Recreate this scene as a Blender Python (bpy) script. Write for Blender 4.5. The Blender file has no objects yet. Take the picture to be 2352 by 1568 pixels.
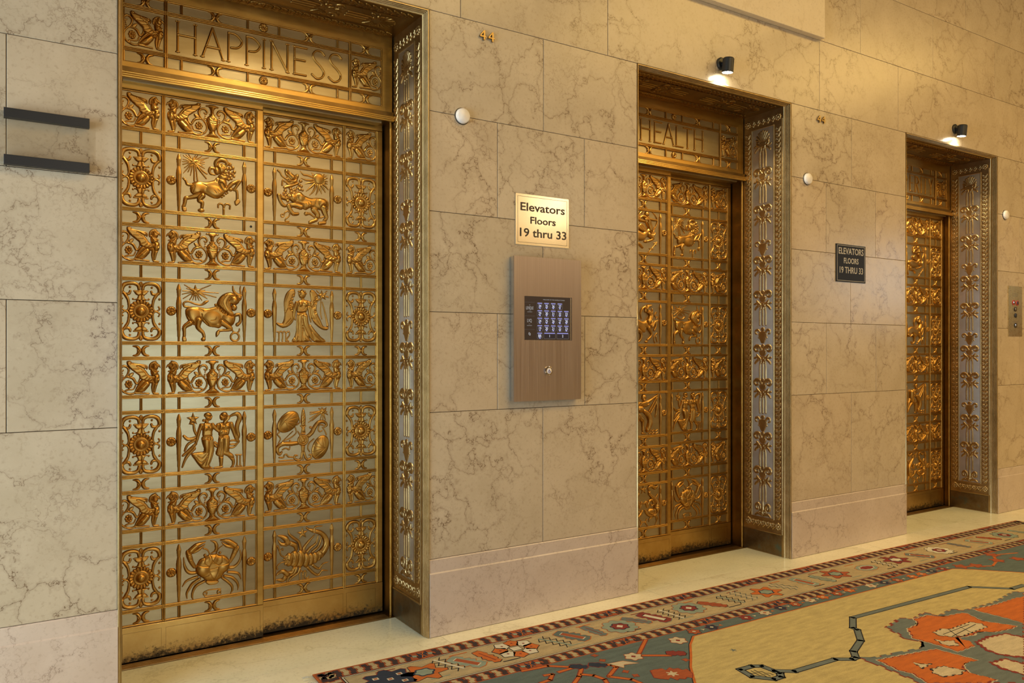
# Bronze elevator doors in a marble lobby - Blender 4.5, everything built in code
import bpy, math, random
import numpy as np
from mathutils import Matrix, Vector

random.seed(7)
S = bpy.context.scene
COL = S.collection
PI = math.pi

# ------------------------------------------------------------------ camera
cam_d = bpy.data.cameras.new('camera')
cam_d.sensor_width = 36.0
cam_d.lens = 27.78
cam_d.shift_y = 0.00808
cam_d.clip_start = 0.05
cam = bpy.data.objects.new('camera', cam_d)
cam.location = (0.0, -3.205, 1.30)
cam.rotation_euler = (PI / 2, 0, math.radians(-32.62))
COL.objects.link(cam)
S.camera = cam

# ------------------------------------------------------------------ world, exposure
w = bpy.data.worlds.new('lobby_ambient')
S.world = w
w.use_nodes = True
w.node_tree.nodes['Background'].inputs[0].default_value = (1.0, 0.86, 0.68, 1)
w.node_tree.nodes['Background'].inputs[1].default_value = 0.05
S.view_settings.view_transform = 'Standard'
S.view_settings.look = 'None'
S.view_settings.gamma = 1.0
S.view_settings.use_curve_mapping = False
S.view_settings.exposure = 0.08
S.cycles.max_bounces = 8
S.cycles.diffuse_bounces = 4
S.cycles.glossy_bounces = 4
S.cycles.caustics_reflective = False
S.cycles.caustics_refractive = False
S.cycles.sample_clamp_indirect = 6.0

# ------------------------------------------------------------------ large lights
def area(name, loc, rot, sx, sy, power, color):
    d = bpy.data.lights.new(name, 'AREA')
    d.shape = 'RECTANGLE'
    d.size, d.size_y = sx, sy
    d.energy = power
    d.color = color
    o = bpy.data.objects.new(name, d)
    o.location = loc
    o.rotation_euler = rot
    COL.objects.link(o)
    return o

DAY = (0.66, 0.85, 1.0)
WARM = (1.0, 0.64, 0.19)
# daylight through the glazed entrance in the left end wall of the lobby
area('entrance_daylight', (-2.62, -1.55, 1.22), (PI / 2, 0, -PI / 2), 2.2, 2.4, 150, DAY)
# daylight through the narrow glazed door opposite
area('side_door_daylight', (1.80, -6.93, 1.12), (PI / 2, 0, 0), 0.42, 2.2, 55, DAY)
# daylight of the high window at the far end
area('far_window_daylight', (12.9, -5.0, 2.5), (PI / 2, 0, PI / 2), 1.6, 1.2, 30, DAY)
# wall lanterns on the opposite wall
for lx_, lp_ in ((2.4, 22), (7.2, 9)):
    area('lantern_light', (lx_, -6.85, 3.55), (PI / 2, 0, 0), .36, .34, lp_, (1.0, .84, .58))
# lobby chandeliers, warm, under the ceiling
for cx_ in (3.2, 6.4, 9.6):
    area('chandelier_light', (cx_, -3.7, 5.05), (0, 0, 0), 2.4, 2.4, 125, WARM)

# ------------------------------------------------------------------ helpers
def link(o, parent=None):
    COL.objects.link(o)
    if parent is not None:
        o.parent = parent
    return o

def mesh_np(name, v, f, mat=None, smooth=False):
    """v (n,3) array, f (m,4) or (m,3) int array."""
    v = np.asarray(v, dtype=np.float32); f = np.asarray(f, dtype=np.int32)
    me = bpy.data.meshes.new(name)
    k = f.shape[1]
    me.vertices.add(len(v)); me.vertices.foreach_set('co', v.ravel())
    me.loops.add(f.size); me.loops.foreach_set('vertex_index', f.ravel())
    me.polygons.add(len(f))
    me.polygons.foreach_set('loop_start', np.arange(0, f.size, k, dtype=np.int32))
    me.polygons.foreach_set('loop_total', np.full(len(f), k, dtype=np.int32))
    if smooth:
        me.polygons.foreach_set('use_smooth', np.ones(len(f), dtype=bool))
    me.update(calc_edges=True)
    if mat: me.materials.append(mat)
    return me

def mesh_py(name, v, f, mat=None, smooth=False):
    me = bpy.data.meshes.new(name)
    me.from_pydata([tuple(map(float, p)) for p in v], [], [tuple(q) for q in f])
    if smooth:
        me.polygons.foreach_set('use_smooth', np.ones(len(f), dtype=bool))
    me.update()
    if mat: me.materials.append(mat)
    return me

def ob(name, me, parent=None, loc=(0, 0, 0), rot=None, scale=None, mat4=None):
    o = bpy.data.objects.new(name, me)
    link(o, parent)
    if mat4 is not None:
        o.matrix_local = mat4
    else:
        o.location = loc
        if rot: o.rotation_euler = rot
        if scale: o.scale = scale
    return o

def empty(name, loc=(0, 0, 0), rot=None, parent=None):
    o = bpy.data.objects.new(name, None)
    o.empty_display_size = 0.05
    link(o, parent)
    o.location = loc
    if rot: o.rotation_euler = rot
    return o

def tag(o, label=None, cat=None, group=None, kind=None):
    if label: o['label'] = label
    if cat: o['category'] = cat
    if group: o['group'] = group
    if kind: o['kind'] = kind
    return o

class MB:
    """collects simple solids into one mesh"""
    def __init__(s): s.v = []; s.f = []
    def add(s, v, f):
        n = len(s.v); s.v += [tuple(p) for p in v]; s.f += [tuple(i + n for i in q) for q in f]
        return s
    def box(s, x0, x1, y0, y1, z0, z1, c=0.0):
        if c <= 0:
            v = [(x0, y0, z0), (x1, y0, z0), (x1, y1, z0), (x0, y1, z0), (x0, y0, z1), (x1, y0, z1), (x1, y1, z1), (x0, y1, z1)]
            return s.add(v, [(0, 1, 5, 4), (1, 2, 6, 5), (2, 3, 7, 6), (3, 0, 4, 7), (4, 5, 6, 7), (3, 2, 1, 0)])
        # chamfered front (towards -y)
        v = [(x0 + c, y0, z0 + c), (x1 - c, y0, z0 + c), (x1 - c, y0, z1 - c), (x0 + c, y0, z1 - c),
             (x0, y0 + c, z0), (x1, y0 + c, z0), (x1, y0 + c, z1), (x0, y0 + c, z1),
             (x0, y1, z0), (x1, y1, z0), (x1, y1, z1), (x0, y1, z1)]
        f = [(0, 1, 2, 3), (4, 5, 1, 0), (5, 6, 2, 1), (6, 7, 3, 2), (7, 4, 0, 3),
             (8, 9, 5, 4), (9, 10, 6, 5), (10, 11, 7, 6), (11, 8, 4, 7), (11, 10, 9, 8)]
        return s.add(v, f)
    def extr_x(s, prof, x0, x1, cap=True):
        """prof: (y,z) polyline, closed"""
        n = len(prof)
        v = [(x0, a, b) for a, b in prof] + [(x1, a, b) for a, b in prof]
        f = [(i, (i + 1) % n, n + (i + 1) % n, n + i) for i in range(n)]
        if cap: f += [tuple(range(n - 1, -1, -1)), tuple(range(n, 2 * n))]
        return s.add(v, f)
    def lathe(s, prof, n=24, axis='z', c=(0, 0, 0), close=True):
        """prof: (radius, height) list, revolved"""
        v = []; f = []
        m = len(prof)
        for i in range(n):
            a = 2 * PI * i / n
            for r, h in prof:
                p = (r * math.cos(a), r * math.sin(a), h)
                if axis == 'y': p = (p[0], -p[2], p[1])      # height towards -y
                v.append((p[0] + c[0], p[1] + c[1], p[2] + c[2]))
        for i in range(n):
            for j in range(m - 1):
                a0 = i * m + j; b0 = ((i + 1) % n) * m + j
                f.append((a0, b0, b0 + 1, a0 + 1))
        return s.add(v, f)
    def tube(s, pts, r, n=8):
        pts = [Vector(p) for p in pts]
        v = []; f = []
        for i, p in enumerate(pts):
            t = (pts[min(i + 1, len(pts) - 1)] - pts[max(i - 1, 0)]).normalized()
            u = t.orthogonal().normalized() if i == 0 else (u - t * u.dot(t)).normalized()
            w_ = t.cross(u)
            rr = r[i] if isinstance(r, (list, tuple)) else r
            for k in range(n):
                a = 2 * PI * k / n
                q = p + u * (rr * math.cos(a)) + w_ * (rr * math.sin(a))
                v.append(tuple(q))
        for i in range(len(pts) - 1):
            for k in range(n):
                f.append((i * n + k, i * n + (k + 1) % n, (i + 1) * n + (k + 1) % n, (i + 1) * n + k))
        f.append(tuple(range(n - 1, -1, -1))); f.append(tuple((len(pts) - 1) * n + k for k in range(n)))
        return s.add(v, f)
    def mesh(s, name, mat=None, smooth=False): return mesh_py(name, s.v, s.f, mat, smooth)
    def build(s, name, mat=None, parent=None, loc=(0, 0, 0), rot=None, smooth=False):
        return ob(name, s.mesh(name, mat, smooth), parent, loc, rot)

def smooth_by_angle(me, deg=40):
    me.polygons.foreach_set('use_smooth', np.ones(len(me.polygons), dtype=bool))
    try: me.set_sharp_from_angle(angle=math.radians(deg))
    except Exception: pass
    return me

# ------------------------------------------------------------------ bas-relief modelling
def catmull(P, n=6, closed=False):
    P = np.asarray(P, float)
    if len(P) < 3 and not closed:
        return P
    out = []
    N = len(P)
    rng = range(N if closed else N - 1)
    for i in rng:
        if closed: p0, p1, p2, p3 = P[(i - 1) % N], P[i], P[(i + 1) % N], P[(i + 2) % N]
        else: p0, p1, p2, p3 = P[max(i - 1, 0)], P[i], P[i + 1], P[min(i + 2, N - 1)]
        for k in range(n):
            t = k / n
            out.append(.5 * ((2 * p1) + (-p0 + p2) * t + (2 * p0 - 5 * p1 + 4 * p2 - p3) * t * t + (-p0 + 3 * p1 - 3 * p2 + p3) * t ** 3))
    if not closed: out.append(P[-1])
    return np.array(out)

class Relief:
    """a height field in mm drawn with tubes, domes and bevelled outlines"""
    def __init__(s, x0, x1, z0, z1, res):
        s.res = res
        s.xs = np.arange(x0, x1 + res, res); s.zs = np.arange(z0, z1 + res, res)
        s.X, s.Z = np.meshgrid(s.xs, s.zs)
        s.h = np.zeros_like(s.X)
    def win(s, x0, x1, z0, z1):
        i0 = max(int((x0 - s.xs[0]) / s.res) - 1, 0); i1 = min(int((x1 - s.xs[0]) / s.res) + 3, len(s.xs))
        j0 = max(int((z0 - s.zs[0]) / s.res) - 1, 0); j1 = min(int((z1 - s.zs[0]) / s.res) + 3, len(s.zs))
        return (slice(j0, j1), slice(i0, i1))
    def comb(s, sl, d, hn, ch=2.4):
        """d: distance outside (<=0 inside); hn: new height inside"""
        h = s.h[sl]
        k = np.clip(d / ch, 0, 1)
        h = np.where((d > 0) & (d < ch) & (h > 0), np.maximum(h * (.35 + .65 * k), .3), h)
        s.h[sl] = np.where(d <= 0, np.maximum(hn, h * .55), h)
    def seg(s, P, R):
        m = max(R) + 3
        sl = s.win(P[:, 0].min() - m, P[:, 0].max() + m, P[:, 1].min() - m, P[:, 1].max() + m)
        X, Z = s.X[sl], s.Z[sl]
        best = np.full(X.shape, 1e9); rr = np.ones(X.shape)
        for i in range(len(P) - 1):
            a, b = P[i], P[i + 1]
            ab = b - a; L = max(ab @ ab, 1e-9)
            t = np.clip(((X - a[0]) * ab[0] + (Z - a[1]) * ab[1]) / L, 0, 1)
            d = np.hypot(X - a[0] - t * ab[0], Z - a[1] - t * ab[1])
            r = R[i] + (R[i + 1] - R[i]) * t
            q = d - r
            sel = q < best
            best = np.where(sel, q, best); rr = np.where(sel, r, rr)
        return sl, best, rr
    def radii(s, r, n, m):
        r = list(r) if isinstance(r, (list, tuple)) else [r]
        if len(r) == 1: r = r * 2
        return np.interp(np.linspace(0, 1, m), np.linspace(0, 1, len(r)), r)
    def op(s, o, smooth=True):
        t = o[0]
        if t in 'tg':
            P = np.array(o[1], float).reshape(-1, 2); C = catmull(P, 5); R = s.radii(o[2], len(P), len(C))
            sl, q, rr = s.seg(C, R)
            if t == 't':
                x = np.clip((q + rr) / rr, 0, 1)
                s.comb(sl, q, .82 * rr * np.sqrt(1 - x * x))
            else:
                x = np.clip((q + rr) / rr, 0, 1); h = s.h[sl]
                s.h[sl] = np.where((q < 0) & (h > 0), np.maximum(h - o[3] * (1 - x * x), .3), h)
        elif t == 'p' or t == 's':
            if t == 's':
                _, cx, cz, R, r, rot, h0 = o
                pts = []
                for k in range(10):
                    a = PI / 2 + math.radians(rot) + k * PI / 5; q = R if k % 2 == 0 else r
                    pts.append((cx + q * math.cos(a), cz + q * math.sin(a)))
                C = np.array(pts); bev = r * .8
            else:
                C = np.array(o[1], float).reshape(-1, 2); bev, h0 = o[2], o[3]
                if smooth: C = catmull(C, 3, True)
            m = 3
            sl = s.win(C[:, 0].min() - m, C[:, 0].max() + m, C[:, 1].min() - m, C[:, 1].max() + m)
            X, Z = s.X[sl], s.Z[sl]
            D = np.full(X.shape, 1e9); ins = np.zeros(X.shape, bool)
            N = len(C)
            for i in range(N):
                a, b = C[i], C[(i + 1) % N]; ab = b - a; L = max(ab @ ab, 1e-9)
                tt = np.clip(((X - a[0]) * ab[0] + (Z - a[1]) * ab[1]) / L, 0, 1)
                D = np.minimum(D, np.hypot(X - a[0] - tt * ab[0], Z - a[1] - tt * ab[1]))
                if abs(ab[1]) > 1e-9:
                    c = ((a[1] > Z) != (b[1] > Z)) & (X < (b[0] - a[0]) * (Z - a[1]) / ab[1] + a[0])
                    ins ^= c
            k = np.clip(D / bev, 0, 1)
            s.comb(sl, np.where(ins, -D, D), h0 * np.sqrt(1 - (1 - k) ** 2))
        elif t in 'eb':
            _, cx, cz, rx, rz, ang, h0 = o
            a = -math.radians(ang); m = max(rx, rz) + 3
            sl = s.win(cx - m, cx + m, cz - m, cz + m)
            X, Z = s.X[sl] - cx, s.Z[sl] - cz
            u = X * math.cos(a) + Z * math.sin(a); v = -X * math.sin(a) + Z * math.cos(a)
            q = np.sqrt((u / rx) ** 2 + (v / rz) ** 2)
            if t == 'e': s.comb(sl, (q - 1) * min(rx, rz), h0 * np.sqrt(np.clip(1 - q * q, 0, 1)))
            else:
                h = s.h[sl]; s.h[sl] = np.where((q < 1) & (h > 0), np.maximum(h + h0 * (1 - q * q), .3), h)
        elif t == 'c':
            _, cx, cz, R, r = o
            P = np.array([(cx + R * math.cos(k * PI / 12), cz + R * math.sin(k * PI / 12)) for k in range(25)])
            sl, q, rr = s.seg(P, np.full(25, r)); x = np.clip((q + rr) / rr, 0, 1)
            s.comb(sl, q, .82 * rr * np.sqrt(1 - x * x))

_rel = {}
def relief(key, mat, res=1.3, ops=None, base=2.2, mirror=False, smooth=True, hs=1.25):
    """mesh of a relief, local x to the right, z up, height towards -y (metres); cached"""
    kk = (key, mirror)
    if kk in _rel: return _rel[kk]
    ops = ops or SH[key]
    xs = []; zs = []
    for o in ops:
        if o[0] in 'tgp':
            r = max(o[2]) if isinstance(o[2], (list, tuple)) else (o[2] if o[0] != 'p' else 4)
            xs += [min(o[1][0::2]) - r, max(o[1][0::2]) + r]; zs += [min(o[1][1::2]) - r, max(o[1][1::2]) + r]
        else:
            r = max(o[3], o[4]) + (min(o[3], o[4]) if o[0] == 'c' else 0)
            xs += [o[1] - r, o[1] + r]; zs += [o[2] - r, o[2] + r]
    R = Relief(min(xs) - 4, max(xs) + 4, min(zs) - 4, max(zs) + 4, res)
    sm = smooth and 'star' not in key
    for o in ops: R.op(o, sm)
    h = R.h; on = h > 0
    # light blur inside the figure
    p = np.pad(h, 1, mode='edge'); g = (p[1:-1, :-2] + p[1:-1, 2:] + p[:-2, 1:-1] + p[2:, 1:-1]) / 4
    h = np.where(on, .5 * h + .5 * np.where(g > 0, g, h), h)
    H = np.where(on, h * hs + base, -.6)
    cell = on[:-1, :-1] | on[1:, :-1] | on[:-1, 1:] | on[1:, 1:]
    used = np.zeros(h.shape, bool)
    used[:-1, :-1] |= cell; used[1:, :-1] |= cell; used[:-1, 1:] |= cell; used[1:, 1:] |= cell
    idx = -np.ones(h.shape, int); idx[used] = np.arange(used.sum())
    sx = -1 if mirror else 1
    v = np.stack([sx * R.X[used], -H[used], R.Z[used]], 1) * .001
    a, b, c, d = idx[:-1, :-1][cell], idx[:-1, 1:][cell], idx[1:, 1:][cell], idx[1:, :-1][cell]
    f = np.stack([a, b, c, d], 1) if not mirror else np.stack([d, c, b, a], 1)
    me = mesh_np(key, v, f, mat, True)
    _rel[kk] = me
    return me

# unit bars: length 1 along x, two beads on top, height towards -y
def bead_profile(w, h, n=2):
    pr = [(w / 2, 0.0), (w / 2, h * .72)]
    r = w / (2 * n)
    for k in range(n):
        c = w / 2 - r - 2 * r * k
        for j in range(1, 6):
            a = PI * j / 6
            pr.append((c + r * .80 * math.cos(a), h * .72 + h * .28 * math.sin(a)))
        if k < n - 1: pr.append((c - r, h * .45))
    pr += [(-w / 2, h * .72), (-w / 2, 0.0)]
    return pr
_bars = {}
def bar_mesh(w, h, n, mat):
    k = (w, h, n, mat.name)
    if k not in _bars:
        pr = [(-b, a) for a, b in bead_profile(w, h, n)]
        m = MB(); m.extr_x(pr, -.5, .5)
        _bars[k] = smooth_by_angle(m.mesh('rib', mat), 50)
    return _bars[k]
def hbar(parent, name, x0, x1, z, w, h, mat, y=0.0, n=2):
    return ob(name, bar_mesh(w, h, n, mat), parent, ((x0 + x1) / 2, y, z), None, (x1 - x0, 1, 1))
def vbar(parent, name, x, z0, z1, w, h, mat, y=0.0, n=2):
    return ob(name, bar_mesh(w, h, n, mat), parent, (x, y, (z0 + z1) / 2), (0, PI / 2, 0), (z1 - z0, 1, 1))

def text_mesh(body, size, mat, extrude=.0004, align='CENTER', name='lettering', sx=1.0, bold=0.0, spacing=1.0):
    cu = bpy.data.curves.new(name, 'FONT')
    cu.body = body; cu.size = size; cu.align_x = align; cu.align_y = 'CENTER'
    cu.extrude = extrude; cu.offset = bold; cu.space_character = spacing
    cu.resolution_u = 3
    o = bpy.data.objects.new(name, cu); COL.objects.link(o)
    dg = bpy.context.evaluated_depsgraph_get(); dg.update()
    me = bpy.data.meshes.new_from_object(o.evaluated_get(dg))
    bpy.data.objects.remove(o); bpy.data.curves.remove(cu)
    # stand the text up: x right, z up, facing -y
    me.transform(Matrix(((sx, 0, 0, 0), (0, 0, -1, 0), (0, 1, 0, 0), (0, 0, 0, 1))))
    me.materials.clear(); me.materials.append(mat)
    return me

def glyphs(me):
    """split a line of text into one mesh per character"""
    n = len(me.vertices); par = list(range(n))
    def find(a):
        while par[a] != a: par[a] = par[par[a]]; a = par[a]
        return a
    for p in me.polygons:
        r = find(p.vertices[0])
        for q in p.vertices: par[find(q)] = r
    box = {}
    for v in me.vertices:
        r = find(v.index); b = box.setdefault(r, [1e9, -1e9]); b[0] = min(b[0], v.co.x); b[1] = max(b[1], v.co.x)
    order = sorted(box, key=lambda r: box[r][0]); grp = {}; cur = -1; hi = -1e9
    for r in order:
        if box[r][0] > hi - 1e-4: cur += 1; hi = box[r][1]
        else: hi = max(hi, box[r][1])
        grp[r] = cur
    out = []
    for g in range(cur + 1):
        ids = [v.index for v in me.vertices if grp[find(v.index)] == g]; mp = {a: k for k, a in enumerate(ids)}
        f = [tuple(mp[q] for q in p.vertices) for p in me.polygons if p.vertices[0] in mp]
        out.append(mesh_py('letter', [me.vertices[a].co for a in ids], f, me.materials[0]))
    return out

# ------------------------------------------------------------------ materials (all node based)
def new_mat(name):
    m = bpy.data.materials.new(name); m.use_nodes = True
    nt = m.node_tree
    return m, nt, nt.nodes['Principled BSDF']
def node(nt, typ, **kw):
    n = nt.nodes.new(typ)
    for k, v in kw.items():
        if k == 'ins':
            for a, b in v.items(): n.inputs[a].default_value = b
        else: setattr(n, k, v)
    return n
def ramp(nt, fac, stops):
    r = nt.nodes.new('ShaderNodeValToRGB')
    e = r.color_ramp.elements
    while len(e) < len(stops): e.new(.5)
    for q, (p, c) in zip(e, stops): q.position = p; q.color = (*c, 1) if len(c) == 3 else c
    nt.links.new(fac, r.inputs[0]); return r
def mix(nt, fac, a, b, mode='MIX'):
    m = nt.nodes.new('ShaderNodeMix'); m.data_type = 'RGBA'; m.blend_type = mode
    for sock, val in ((m.inputs[0], fac), (m.inputs[6], a), (m.inputs[7], b)):
        if hasattr(val, 'links'): nt.links.new(val, sock)
        elif isinstance(val, (int, float)): sock.default_value = val
        else: sock.default_value = (*val, 1)
    return m.outputs[2]
def math_(nt, op, a, b=0.0, clamp=False):
    m = nt.nodes.new('ShaderNodeMath'); m.operation = op; m.use_clamp = clamp
    for i, v in enumerate((a, b)):
        if hasattr(v, 'links'): nt.links.new(v, m.inputs[i])
        else: m.inputs[i].default_value = v
    return m.outputs[0]
def pos(nt, scale=(1, 1, 1), rnd=0.0):
    g = nt.nodes.new('ShaderNodeNewGeometry')
    out = g.outputs['Position']
    if rnd:
        oi = nt.nodes.new('ShaderNodeObjectInfo')
        c = nt.nodes.new('ShaderNodeCombineXYZ')
        for i, k in enumerate((17.0, 5.0, 31.0)): nt.links.new(math_(nt, 'MULTIPLY', oi.outputs['Random'], k * rnd), c.inputs[i])
        a = nt.nodes.new('ShaderNodeVectorMath'); a.operation = 'ADD'
        nt.links.new(out, a.inputs[0]); nt.links.new(c.outputs[0], a.inputs[1]); out = a.outputs[0]
    mp = nt.nodes.new('ShaderNodeMapping'); mp.inputs['Scale'].default_value = scale
    nt.links.new(out, mp.inputs[0]); return mp.outputs[0]
def noise(nt, vec, scale, detail=4, rough=.55, dist=0.0):
    n = nt.nodes.new('ShaderNodeTexNoise'); n.inputs['Scale'].default_value = scale
    n.inputs['Detail'].default_value = detail; n.inputs['Roughness'].default_value = rough; n.inputs['Distortion'].default_value = dist
    nt.links.new(vec, n.inputs['Vector']); return n
def bump(nt, bsdf, h, strength, dist=.002):
    b = nt.nodes.new('ShaderNodeBump'); b.inputs['Strength'].default_value = strength; b.inputs['Distance'].default_value = dist
    nt.links.new(h, b.inputs['Height']); nt.links.new(b.outputs[0], bsdf.inputs['Normal'])

def metal(name, c1, c2, rough, r_var=.12, nscale=14, stretch=(1, 1, 1), bstr=.0, aniso=0):
    m, nt, b = new_mat(name)
    p = pos(nt, stretch)
    n = noise(nt, p, nscale, 5, .6)
    r = ramp(nt, n.outputs['Fac'], [(.3, c1), (.7, c2)])
    nt.links.new(r.outputs[0], b.inputs['Base Color'])
    b.inputs['Metallic'].default_value = 1.0
    n2 = noise(nt, pos(nt, stretch), nscale * 4, 4, .6)
    nt.links.new(math_(nt, 'ADD', math_(nt, 'MULTIPLY', math_(nt, 'SUBTRACT', n2.outputs['Fac'], .5), r_var * 2), rough), b.inputs['Roughness'])
    if bstr: bump(nt, b, n2.outputs['Fac'], bstr, .001)
    if aniso:      # vertically brushed: highlights spread sideways
        b.inputs['Anisotropic'].default_value = aniso
        t = nt.nodes.new('ShaderNodeTangent'); t.direction_type = 'RADIAL'; t.axis = 'Z'; nt.links.new(t.outputs[0], b.inputs['Tangent'])
    return m

M = {}
M['bronze'] = metal('bronze', (.34, .178, .038), (.48, .268, .066), .36, .08, 18)
M['bronze_flat'] = metal('bronze_flat', (.42, .235, .052), (.56, .335, .085), .36, .06, 6, (1, 1, 4))
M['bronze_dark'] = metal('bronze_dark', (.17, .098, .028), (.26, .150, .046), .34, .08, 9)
M['nickel'] = metal('nickel_bronze', (.36, .285, .155), (.44, .355, .205), .34, .05, 5, (1, 1, 6), 0, .4)
M['nickel_jamb'] = metal('nickel_bronze_jamb', (.50, .46, .38), (.60, .56, .48), .38, .05, 5, (1, 1, 1), 0, .8)
M['bronze_jamb'] = metal('bronze_jamb', (.38, .265, .115), (.52, .38, .185), .35, .08, 14)
M['brass'] = metal('brass', (.62, .42, .14), (.70, .50, .20), .28, .05, 8)

def kick_mat():
    m, nt, b = new_mat('tarnished_kick_plate')
    p = pos(nt)
    a = noise(nt, p, 6, 5, .65); c = noise(nt, p, 60, 6, .75)
    base = ramp(nt, a.outputs['Fac'], [(.3, (.44, .25, .065)), (.7, (.58, .36, .11))]).outputs[0]
    # blotches of old tarnish, thick where mops and shoes have been
    g = node(nt, 'ShaderNodeNewGeometry'); sp = node(nt, 'ShaderNodeSeparateXYZ'); nt.links.new(g.outputs['Position'], sp.inputs[0])
    low = math_(nt, 'MULTIPLY', math_(nt, 'SUBTRACT', .075, sp.outputs['Z']), 5.0)
    t = math_(nt, 'ADD', math_(nt, 'ADD', math_(nt, 'MULTIPLY', c.outputs['Fac'], .9), math_(nt, 'MULTIPLY', a.outputs['Fac'], .5)), low)
    k = ramp(nt, t, [(.80, (0, 0, 0)), (1.08, (1, 1, 1))]).outputs[0]
    nt.links.new(mix(nt, k, base, (.065, .050, .030)), b.inputs['Base Color'])
    b.inputs['Metallic'].default_value = 1.0
    nt.links.new(math_(nt, 'ADD', math_(nt, 'MULTIPLY', k, .25), .33), b.inputs['Roughness'])
    return m
M['kick'] = kick_mat()

def verdigris_mat():
    m, nt, b = new_mat('jamb_kick_plate')
    p = pos(nt); a = noise(nt, p, 9, 6, .7); c = noise(nt, p, 30, 5, .7)
    col = ramp(nt, a.outputs['Fac'], [(.35, (.16, .095, .032)), (.55, (.22, .15, .07)), (.68, (.13, .17, .13))]).outputs[0]
    nt.links.new(col, b.inputs['Base Color']); b.inputs['Metallic'].default_value = .9
    nt.links.new(math_(nt, 'ADD', math_(nt, 'MULTIPLY', c.outputs['Fac'], .3), .22), b.inputs['Roughness'])
    return m
M['jamb_kick'] = verdigris_mat()

def marble(name, base1, base2, vein, vscale=2.6, vein_amt=.8, rough=.24, rnd=1.0, spec=.40):
    m, nt, b = new_mat(name)
    p = pos(nt, (1, 1, 1), rnd)
    d = noise(nt, p, 3.2, 6, .62)
    off = node(nt, 'ShaderNodeVectorMath', operation='SCALE'); off.inputs['Scale'].default_value = .55
    nt.links.new(d.outputs['Color'], off.inputs[0])
    ad = node(nt, 'ShaderNodeVectorMath', operation='ADD'); nt.links.new(p, ad.inputs[0]); nt.links.new(off.outputs[0], ad.inputs[1])
    d2 = noise(nt, p, 22, 4, .6)
    off2 = node(nt, 'ShaderNodeVectorMath', operation='SCALE'); off2.inputs['Scale'].default_value = .045
    nt.links.new(d2.outputs['Color'], off2.inputs[0])
    ad2 = node(nt, 'ShaderNodeVectorMath', operation='ADD'); nt.links.new(ad.outputs[0], ad2.inputs[0]); nt.links.new(off2.outputs[0], ad2.inputs[1])
    def veins(scale, w0, w1):
        v = node(nt, 'ShaderNodeTexVoronoi', feature='DISTANCE_TO_EDGE'); v.inputs['Scale'].default_value = scale
        nt.links.new(ad2.outputs[0], v.inputs['Vector'])
        return ramp(nt, v.outputs['Distance'], [(w0, (1, 1, 1)), (w1, (0, 0, 0))]).outputs[0]
    v1 = veins(vscale, .0015, .012); v2 = veins(vscale * 2.7, .002, .026)
    n1 = noise(nt, p, 1.7, 4, .6); n2 = noise(nt, p, 2.6, 5, .6); n3 = noise(nt, p, 5, 6, .6); n4 = noise(nt, p, 70, 3, .6)
    m1 = ramp(nt, n1.outputs['Fac'], [(.40, (.08, .08, .08)), (.60, (1, 1, 1))]).outputs[0]
    m2 = ramp(nt, n2.outputs['Fac'], [(.50, (0, 0, 0)), (.66, (.75, .75, .75))]).outputs[0]
    col = ramp(nt, n3.outputs['Fac'], [(.3, base1), (.72, base2)]).outputs[0]
    speck = ramp(nt, n4.outputs['Fac'], [(.30, (.86, .84, .82)), (.45, (1, 1, 1)), (.66, (1, 1, 1)), (.78, (1.12, 1.12, 1.12))]).outputs[0]
    col = mix(nt, 1.0, col, speck, 'MULTIPLY')
    halo = veins(vscale, .0, .10)
    col = mix(nt, math_(nt, 'MULTIPLY', math_(nt, 'MULTIPLY', halo, m1), .22 * vein_amt), col, vein)
    col = mix(nt, math_(nt, 'MULTIPLY', math_(nt, 'MULTIPLY', v1, m1), vein_amt), col, vein)
    col = mix(nt, math_(nt, 'MULTIPLY', math_(nt, 'MULTIPLY', v2, m2), vein_amt * .8), col, vein)
    # slab to slab shade
    oi = node(nt, 'ShaderNodeObjectInfo')
    tint = ramp(nt, oi.outputs['Random'], [(0, (.93, .92, .90)), (.5, (1, 1, 1)), (1, (1.0, .97, .94))]).outputs[0]
    col = mix(nt, 1.0, col, tint, 'MULTIPLY')
    nt.links.new(col, b.inputs['Base Color'])
    nt.links.new(math_(nt, 'ADD', math_(nt, 'MULTIPLY', n3.outputs['Fac'], .12), rough - .06), b.inputs['Roughness'])
    b.inputs['Specular IOR Level'].default_value = spec
    return m
M['marble'] = marble('wall_marble', (.450, .372, .262), (.520, .435, .318), (.125, .070, .035), 4.2, .85, .24)
M['marble_base'] = marble('base_marble', (.50, .405, .33), (.57, .475, .40), (.15, .09, .06), 4.6, .7, .34)
M['marble_floor'] = marble('floor_marble', (.76, .70, .50), (.82, .77, .57), (.42, .36, .22), 1.1, .35, .22, .6)
M['marble_sill'] = marble('threshold_marble', (.80, .76, .54), (.86, .82, .61), (.44, .40, .24), 1.3, .4, .20, .6)
M['limestone'] = marble('plaque_limestone', (.66, .56, .40), (.71, .62, .46), (.45, .34, .20), .8, .25, .5, .4, .3)

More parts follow.
